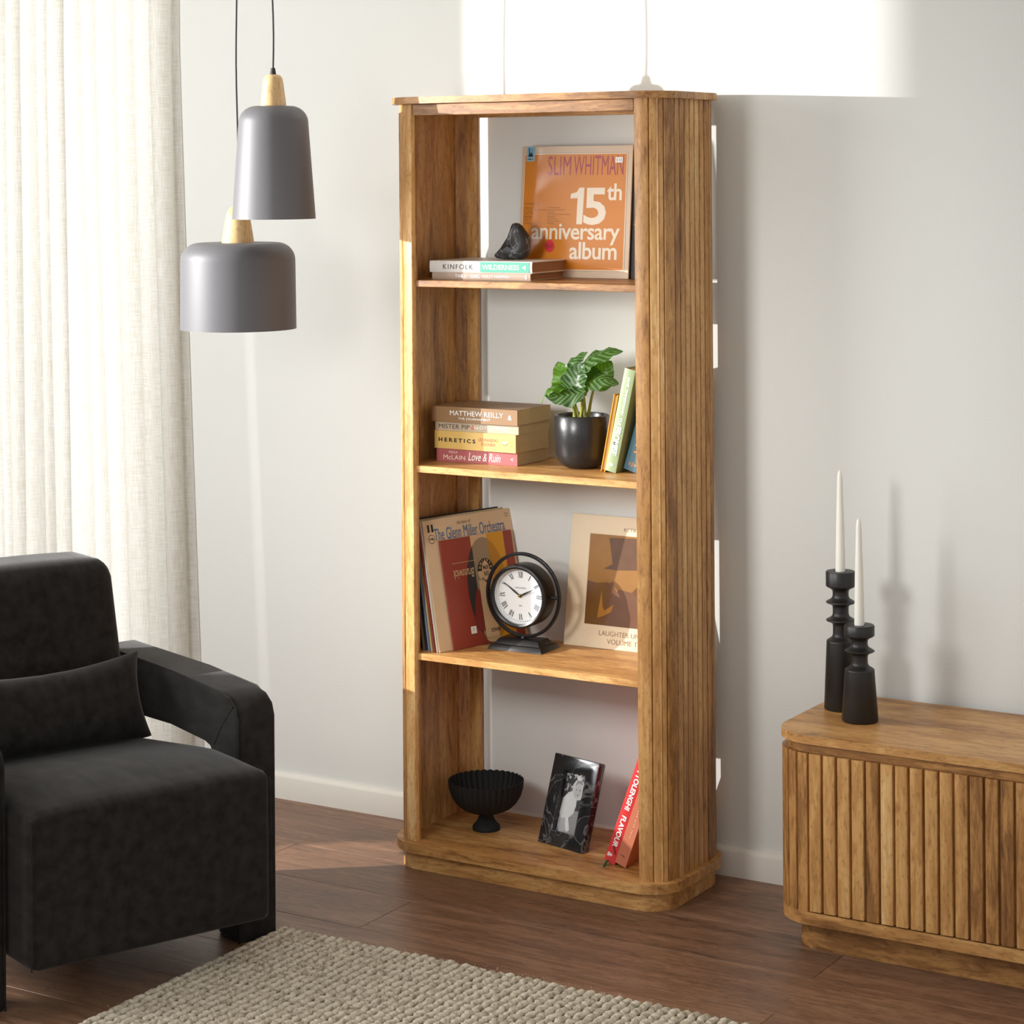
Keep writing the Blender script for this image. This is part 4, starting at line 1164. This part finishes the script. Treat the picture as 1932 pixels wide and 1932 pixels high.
hand(-56, 0.052, 0.0021, 0.0030); hand(64, 0.042, 0.0021, 0.0045)
finish('hub', lathe([(0, 0), (0.0042, 0), (0.0042, 0.0022), (0.0026, 0.0022), (0.0026, 0.007), (0, 0.0075)], 20), plain('brass', srgb(206, 160, 70), rough=0.25, metal=1.0), ck, M=FM)
for s in (-1, 1):
    finish('pivot', lathe([(0, 0), (0.0045, 0), (0.0045, 0.014), (0.0035, 0.0205), (0, 0.0215)], 16), BM, ck, M=Matrix.Translation((s * (RD - 0.001), 0, CZ)) @ Matrix.Rotation(R(90 * s), 4, 'Y'))
finish('glass', lathe([(0, 0.0285), (RD - 0.0092, 0.0262)], 64), clear_mat('clock_glass', 0.04, 0.02), ck, M=MD)
finish('post', lathe([(0, 0.0235), (0.008, 0.0235), (0.006, 0.0285), (0, 0.0285)], 16), BM, ck)

# ================================================================== fluted bowl
NF = 36


def flute(r, z, a, k):
    s = abs(math.sin(NF / 2 * a))
    if r > 0.03 or z < 0.042:
        amp_ = 0.035 if z > 0.045 else 0.06 * min(1, z / 0.02) if z > 0.006 else 0.0
        rr_ = r * (1 - amp_ + amp_ * s)
        zz = z + (0.0022 * s if z > 0.108 else 0)
        return rr_, zz
    return r * (0.93 + 0.07 * abs(math.sin(NF / 4 * a))), z


bp = [(0, 0), (0.0325, 0), (0.033, 0.003), (0.0325, 0.009), (0.029, 0.013), (0.024, 0.018), (0.019, 0.026), (0.0165, 0.034), (0.017, 0.039), (0.026, 0.0415), (0.044, 0.045), (0.061, 0.0535), (0.074, 0.066), (0.083, 0.081), (0.0885, 0.099), (0.0905, 0.116), (0.0880, 0.1165), (0.085, 0.100), (0.079, 0.083), (0.069, 0.069), (0.052, 0.057), (0.022, 0.052), (0, 0.050)]
tag(finish('fluted_bowl', lathe(bp, NF * 8, flute), plain('matt_black', (0.011, 0.0105, 0.010), rough=0.7, spec=0.3, var=0.2), loc=(0.088, -0.163, ZB), smooth=60), 'matt black fluted pedestal bowl on the bottom shelf', 'bowl')

# ================================================================== photo frame
FRM = marble_mat('black_marble', (0.016, 0.016, 0.0165, 1), (0.14, 0.14, 0.14, 1), 9, 0.2)
fr = thing('photo_frame', 'black marble photo frame with a black and white portrait, on the bottom shelf', 'picture frame', (0.244, -0.188, ZB + 0.0006), (R(-17.5), 0, R(-14)))
FW_, FH, FT = 0.143, 0.205, 0.020
ix0, ix1, iz0, iz1 = 0.036, 0.107, 0.034, 0.171
fbm = bmesh.new()
o4 = [(0, 0), (FW_, 0), (FW_, FH), (0, FH)]; i4 = [(ix0, iz0), (ix1, iz0), (ix1, iz1), (ix0, iz1)]
V = {}
for nm, pts in (('o', o4), ('i', i4)):
    for y in (0, FT): V[nm, y] = [fbm.verts.new((x, y, z)) for x, z in pts]
for y in (0, FT):
    for i in range(4): fbm.faces.new((V['o', y][i], V['o', y][(i + 1) % 4], V['i', y][(i + 1) % 4], V['i', y][i]))
for nm in 'oi':
    for i in range(4): fbm.faces.new((V[nm, 0][i], V[nm, 0][(i + 1) % 4], V[nm, FT][(i + 1) % 4], V[nm, FT][i]))
bmesh.ops.recalc_face_normals(fbm, faces=fbm.faces)
bmesh.ops.bevel(fbm, geom=[e for e in fbm.edges if e.is_manifold and e.calc_face_angle(0) > 0.5], offset=0.0018, segments=2, profile=0.5, affect='EDGES')
finish('marble_surround', fbm, FRM, fr)
finish('back_board', box(0.003, FW_ - 0.003, FT, FT + 0.004, 0.003, FH - 0.003), plain('black_card', (0.015, 0.015, 0.015)), fr)
finish('stand', box(FW_ / 2 - 0.012, FW_ / 2 + 0.012, -0.001, 0.001, -0.112, 0.0), plain('black_card', (0.015, 0.015, 0.015)), fr, loc=(-0.01, FT + 0.005, 0.10), rot=(R(33), 0, 0))
ph_ = finish('photograph', box(ix0 - 0.004, ix1 + 0.004, FT - 0.004, FT - 0.001, iz0 - 0.004, iz1 + 0.004), ink('photo_grey', srgb(120, 120, 120), 0.3), fr)


def PF(d): return FRONT(0, FT - 0.0042 - d, 0)


g = lambda v, n_: plain('photo_tone_%s' % n_, srgb(v, v, v), rough=0.3, var=0.12, scale=60)
S = lambda pts, v, d, n_: shape([(ix0 + (ix1 - ix0) * x, iz0 + (iz1 - iz0) * y) for x, y in pts], g(v, n_), ph_, PF(d), 'print')
S([(0, 0), (1, 0), (1, 1), (0, 1)], 128, 0.0000, 'mid'); S([(0, .55), (.45, .62), (.55, 1), (0, 1)], 58, 0.0001, 'foliage')
S([(.62, .38), (1, .42), (1, .75), (.85, .70), (.68, .56)], 70, 0.0001, 'shade'); S([(.35, 0), (1, 0), (1, .36), (.55, .40)], 150, 0.0001, 'path')
rr = random.Random(4)
for i in range(26):
    cx, cy, q = rr.uniform(.02, .45), rr.uniform(.68, .97), rr.uniform(.02, .05)
    S(ell(cx, cy, q, q * .55, 9), rr.choice((200, 160, 120)), 0.0002, 'leaf%d' % (i % 3))
S([(0, .30), (.06, .56), (.22, .66), (.42, .70), (.62, .58), (.66, .46), (.60, .34), (.46, .26), (.30, .24), (.10, .22)], 214, 0.0003, 'dress')
S([(.02, .24), (.16, .26), (.34, .22), (.50, .02), (.12, .0), (.02, .08)], 178, 0.00025, 'skirt')
S([(.30, .24), (.42, .26), (.56, .06), (.48, .02), (.38, .06)], 226, 0.0004, 'legs')
S([(.38, .70), (.36, .80), (.46, .88), (.64, .92), (.82, .86), (.88, .72), (.80, .58), (.62, .56), (.48, .60)], 205, 0.0004, 'hair')
S(ell(.62, .71, .17, .115, 24), 188, 0.0005, 'face'); S([(.46, .78), (.60, .84), (.78, .82), (.72, .90), (.52, .88)], 150, 0.0006, 'fringe')
for ex_ in (.56, .70): S(ell(ex_, .73, .022, .010, 10), 60, 0.0007, 'eye')
S(ell(.645, .655, .05, .012, 12, 180, 360), 80, 0.0007, 'mouth')
S([(.50, .90), (.42, .99), (.56, .96), (.66, 1.0), (.66, .93), (.78, .97), (.66, .88)], 222, 0.0006, 'bow')

# ================================================================== plant
PX, PY_ = 0.356, -0.163
pt = thing('potted_calathea', 'calathea with striped green leaves in a satin black pot', 'potted plant', (PX, PY_, Z2))
PH = 0.1225; PR = 0.0635
potp = [(0, 0), (0.034, 0), (0.036, 0.002), (0.046, 0.006), (0.055, 0.016), (0.0605, 0.034), (PR, 0.075), (PR + 0.0005, PH - 0.002), (PR - 0.0015, PH), (PR - 0.0065, PH), (PR - 0.008, PH - 0.002), (PR - 0.009, PH - 0.022), (0, PH - 0.022)]
finish('pot', lathe(potp, 72), plain('satin_black_glaze', (0.017, 0.0165, 0.017), rough=0.3, var=0.1, bump=0.25, bscale=55), pt, smooth=50)
sb = bmesh.new(); bmesh.ops.create_grid(sb, x_segments=40, y_segments=40, size=PR - 0.0085)
for v in list(sb.verts):
    if v.co.xy.length > PR - 0.0088: sb.verts.remove(v)
for v in sb.verts: v.co.z = PH - 0.014 + 0.006 * noise.noise(v.co * 120) + 0.003 * noise.noise(v.co * 330)
finish('soil', sb, plain('potting_soil', srgb(62, 42, 32), rough=0.95, var=0.5, scale=300), pt, smooth=20)
LM1 = leaf_mat('leaf_striped', (0.030, 0.072, 0.016, 1), (0.13, 0.23, 0.085, 1), (0.16, 0.36, 0.01, 1))
LM2 = leaf_mat('leaf_bright', (0.055, 0.14, 0.012, 1), (0.10, 0.22, 0.03, 1), (0.30, 0.60, 0.01, 1))
STEM = plain('stem_green', srgb(150, 150, 74), rough=0.45, var=0.2, scale=60)


def leaf(b, tip, wdt, nrm, mat, bow=0.16, cup=0.25, curl=0.0, stem=True, seed=0, foot=None):
    b = Vector(b) - Vector((PX, PY_, Z2)); tip = Vector(tip) - Vector((PX, PY_, Z2))
    ax = tip - b; ln_ = ax.length; ax.normalize()
    n_ = Vector(nrm); n_ = (n_ - ax * n_.dot(ax)).normalized(); s = ax.cross(n_); wdt *= 1.14
    bm = bmesh.new(); uvl_ = bm.loops.layers.uv.new('UVMap'); NLn, NW = 22, 12; rows = []
    for j in range(NLn + 1):
        v = j / NLn
        sh = (math.sin(math.pi * min(1, v ** 0.8)) ** 0.62) * (1 - 0.22 * v) if 0 < v < 1 else 0.0
        row = []
        for i in range(NW + 1):
            u = -1 + 2 * i / NW
            p = b + ax * ln_ * v + n_ * (bow * ln_ * 4 * v * (1 - v) - curl * ln_ * v ** 3)
            p += s * (u * wdt / 2 * sh)
            p += n_ * (cup * wdt / 2 * sh * (abs(u) ** 1.5) + 0.005 * math.sin(v * 17 + seed + 2 * u) * abs(u) * sh + 0.0012 * math.sin((v - .28 * abs(u)) * 46))
            row.append(bm.verts.new(p))
        rows.append(row)
    for j in range(NLn):
        for i in range(NW):
            f = bm.faces.new((rows[j][i], rows[j][i + 1], rows[j + 1][i + 1], rows[j + 1][i]))
            for lp, (ii, jj) in zip(f.loops, ((i, j), (i + 1, j), (i + 1, j + 1), (i, j + 1))): lp[uvl_].uv = (-1 + 2 * ii / NW, jj / NLn)
    bmesh.ops.remove_doubles(bm, verts=bm.verts, dist=1e-6)
    lf = finish('leaf', bm, mat, pt, smooth=80)
    if stem:
        f0 = Vector(foot) if foot else Vector((0.02 * math.sin(seed * 2.4), 0.015 * math.cos(seed * 3.1), PH - 0.016))
        mid = f0.lerp(b, 0.55) + Vector((0, 0, 0.008))
        pts = []
        for i in range(9):
            tt = i / 8; pts.append(f0 * (1 - tt) ** 2 + mid * 2 * tt * (1 - tt) + b * tt ** 2)
        finish('stem', tube(pts, [0.0036 - 0.0018 * i / 8 for i in range(9)], 8), STEM, lf, smooth=70)


leaf((0.330, -0.150, 1.112), (0.296, -0.168, 1.182), 0.074, (-0.25, -1, 0.15), LM2, bow=0.04, cup=0.2, seed=1, foot=(-0.022, 0.004, PH - 0.016))
leaf((0.300, -0.160, 1.150), (0.366, -0.150, 1.206), 0.046, (-0.5, -0.7, 0.6), LM1, bow=0.10, cup=-0.35, seed=2, foot=(-0.012, 0.010, PH - 0.016))
leaf((0.342, -0.165, 1.158), (0.466, -0.165, 1.214), 0.064, (-0.3, -0.62, 0.8), LM1, bow=0.13, cup=-0.22, curl=0.02, seed=3, foot=(0.006, 0.008, PH - 0.016))
leaf((0.348, -0.192, 1.108), (0.372, -0.180, 1.184), 0.066, (0.0, -1, 0.35), LM1, bow=0.05, cup=0.3, seed=4, foot=(0.0, -0.008, PH - 0.016))
leaf((0.366, -0.170, 1.118), (0.470, -0.190, 1.140), 0.056, (0.15, -0.6, 0.75), LM1, bow=0.22, cup=-0.3, seed=5, foot=(0.014, -0.004, PH - 0.016))
leaf((0.396, -0.215, 1.122), (0.304, -0.240, 1.110), 0.054, (0.0, -0.75, 0.65), LM1, bow=-0.08, cup=-0.28, seed=6, foot=(0.004, -0.014, PH - 0.016))
leaf((0.328, -0.145, 1.126), (0.256, -0.150, 1.108), 0.028, (-0.2, -0.7, 0.75), LM1, bow=0.2, cup=-0.2, seed=7, foot=(-0.018, 0.0, PH - 0.016))
leaf((0.350, -0.210, 1.124), (0.288, -0.228, 1.090), 0.024, (-0.35, -0.6, 0.7), LM2, bow=0.28, cup=-0.2, seed=8, foot=(-0.008, -0.012, PH - 0.016))
leaf((0.376, -0.140, 1.120), (0.418, -0.130, 1.186), 0.062, (0.3, -1, 0.3), LM1, bow=0.10, cup=-0.1, seed=9, foot=(0.012, 0.008, PH - 0.016))
leaf((0.358, -0.165, 1.130), (0.326, -0.150, 1.180), 0.056, (0.1, -1, 0.4), LM2, bow=0.08, cup=0.1, seed=10, foot=(-0.004, 0.004, PH - 0.016))
leaf((0.386, -0.155, 1.126), (0.372, -0.150, 1.176), 0.050, (0.2, -1, 0.4), LM1, bow=0.05, cup=0.1, seed=11, foot=(0.010, 0.002, PH - 0.016))
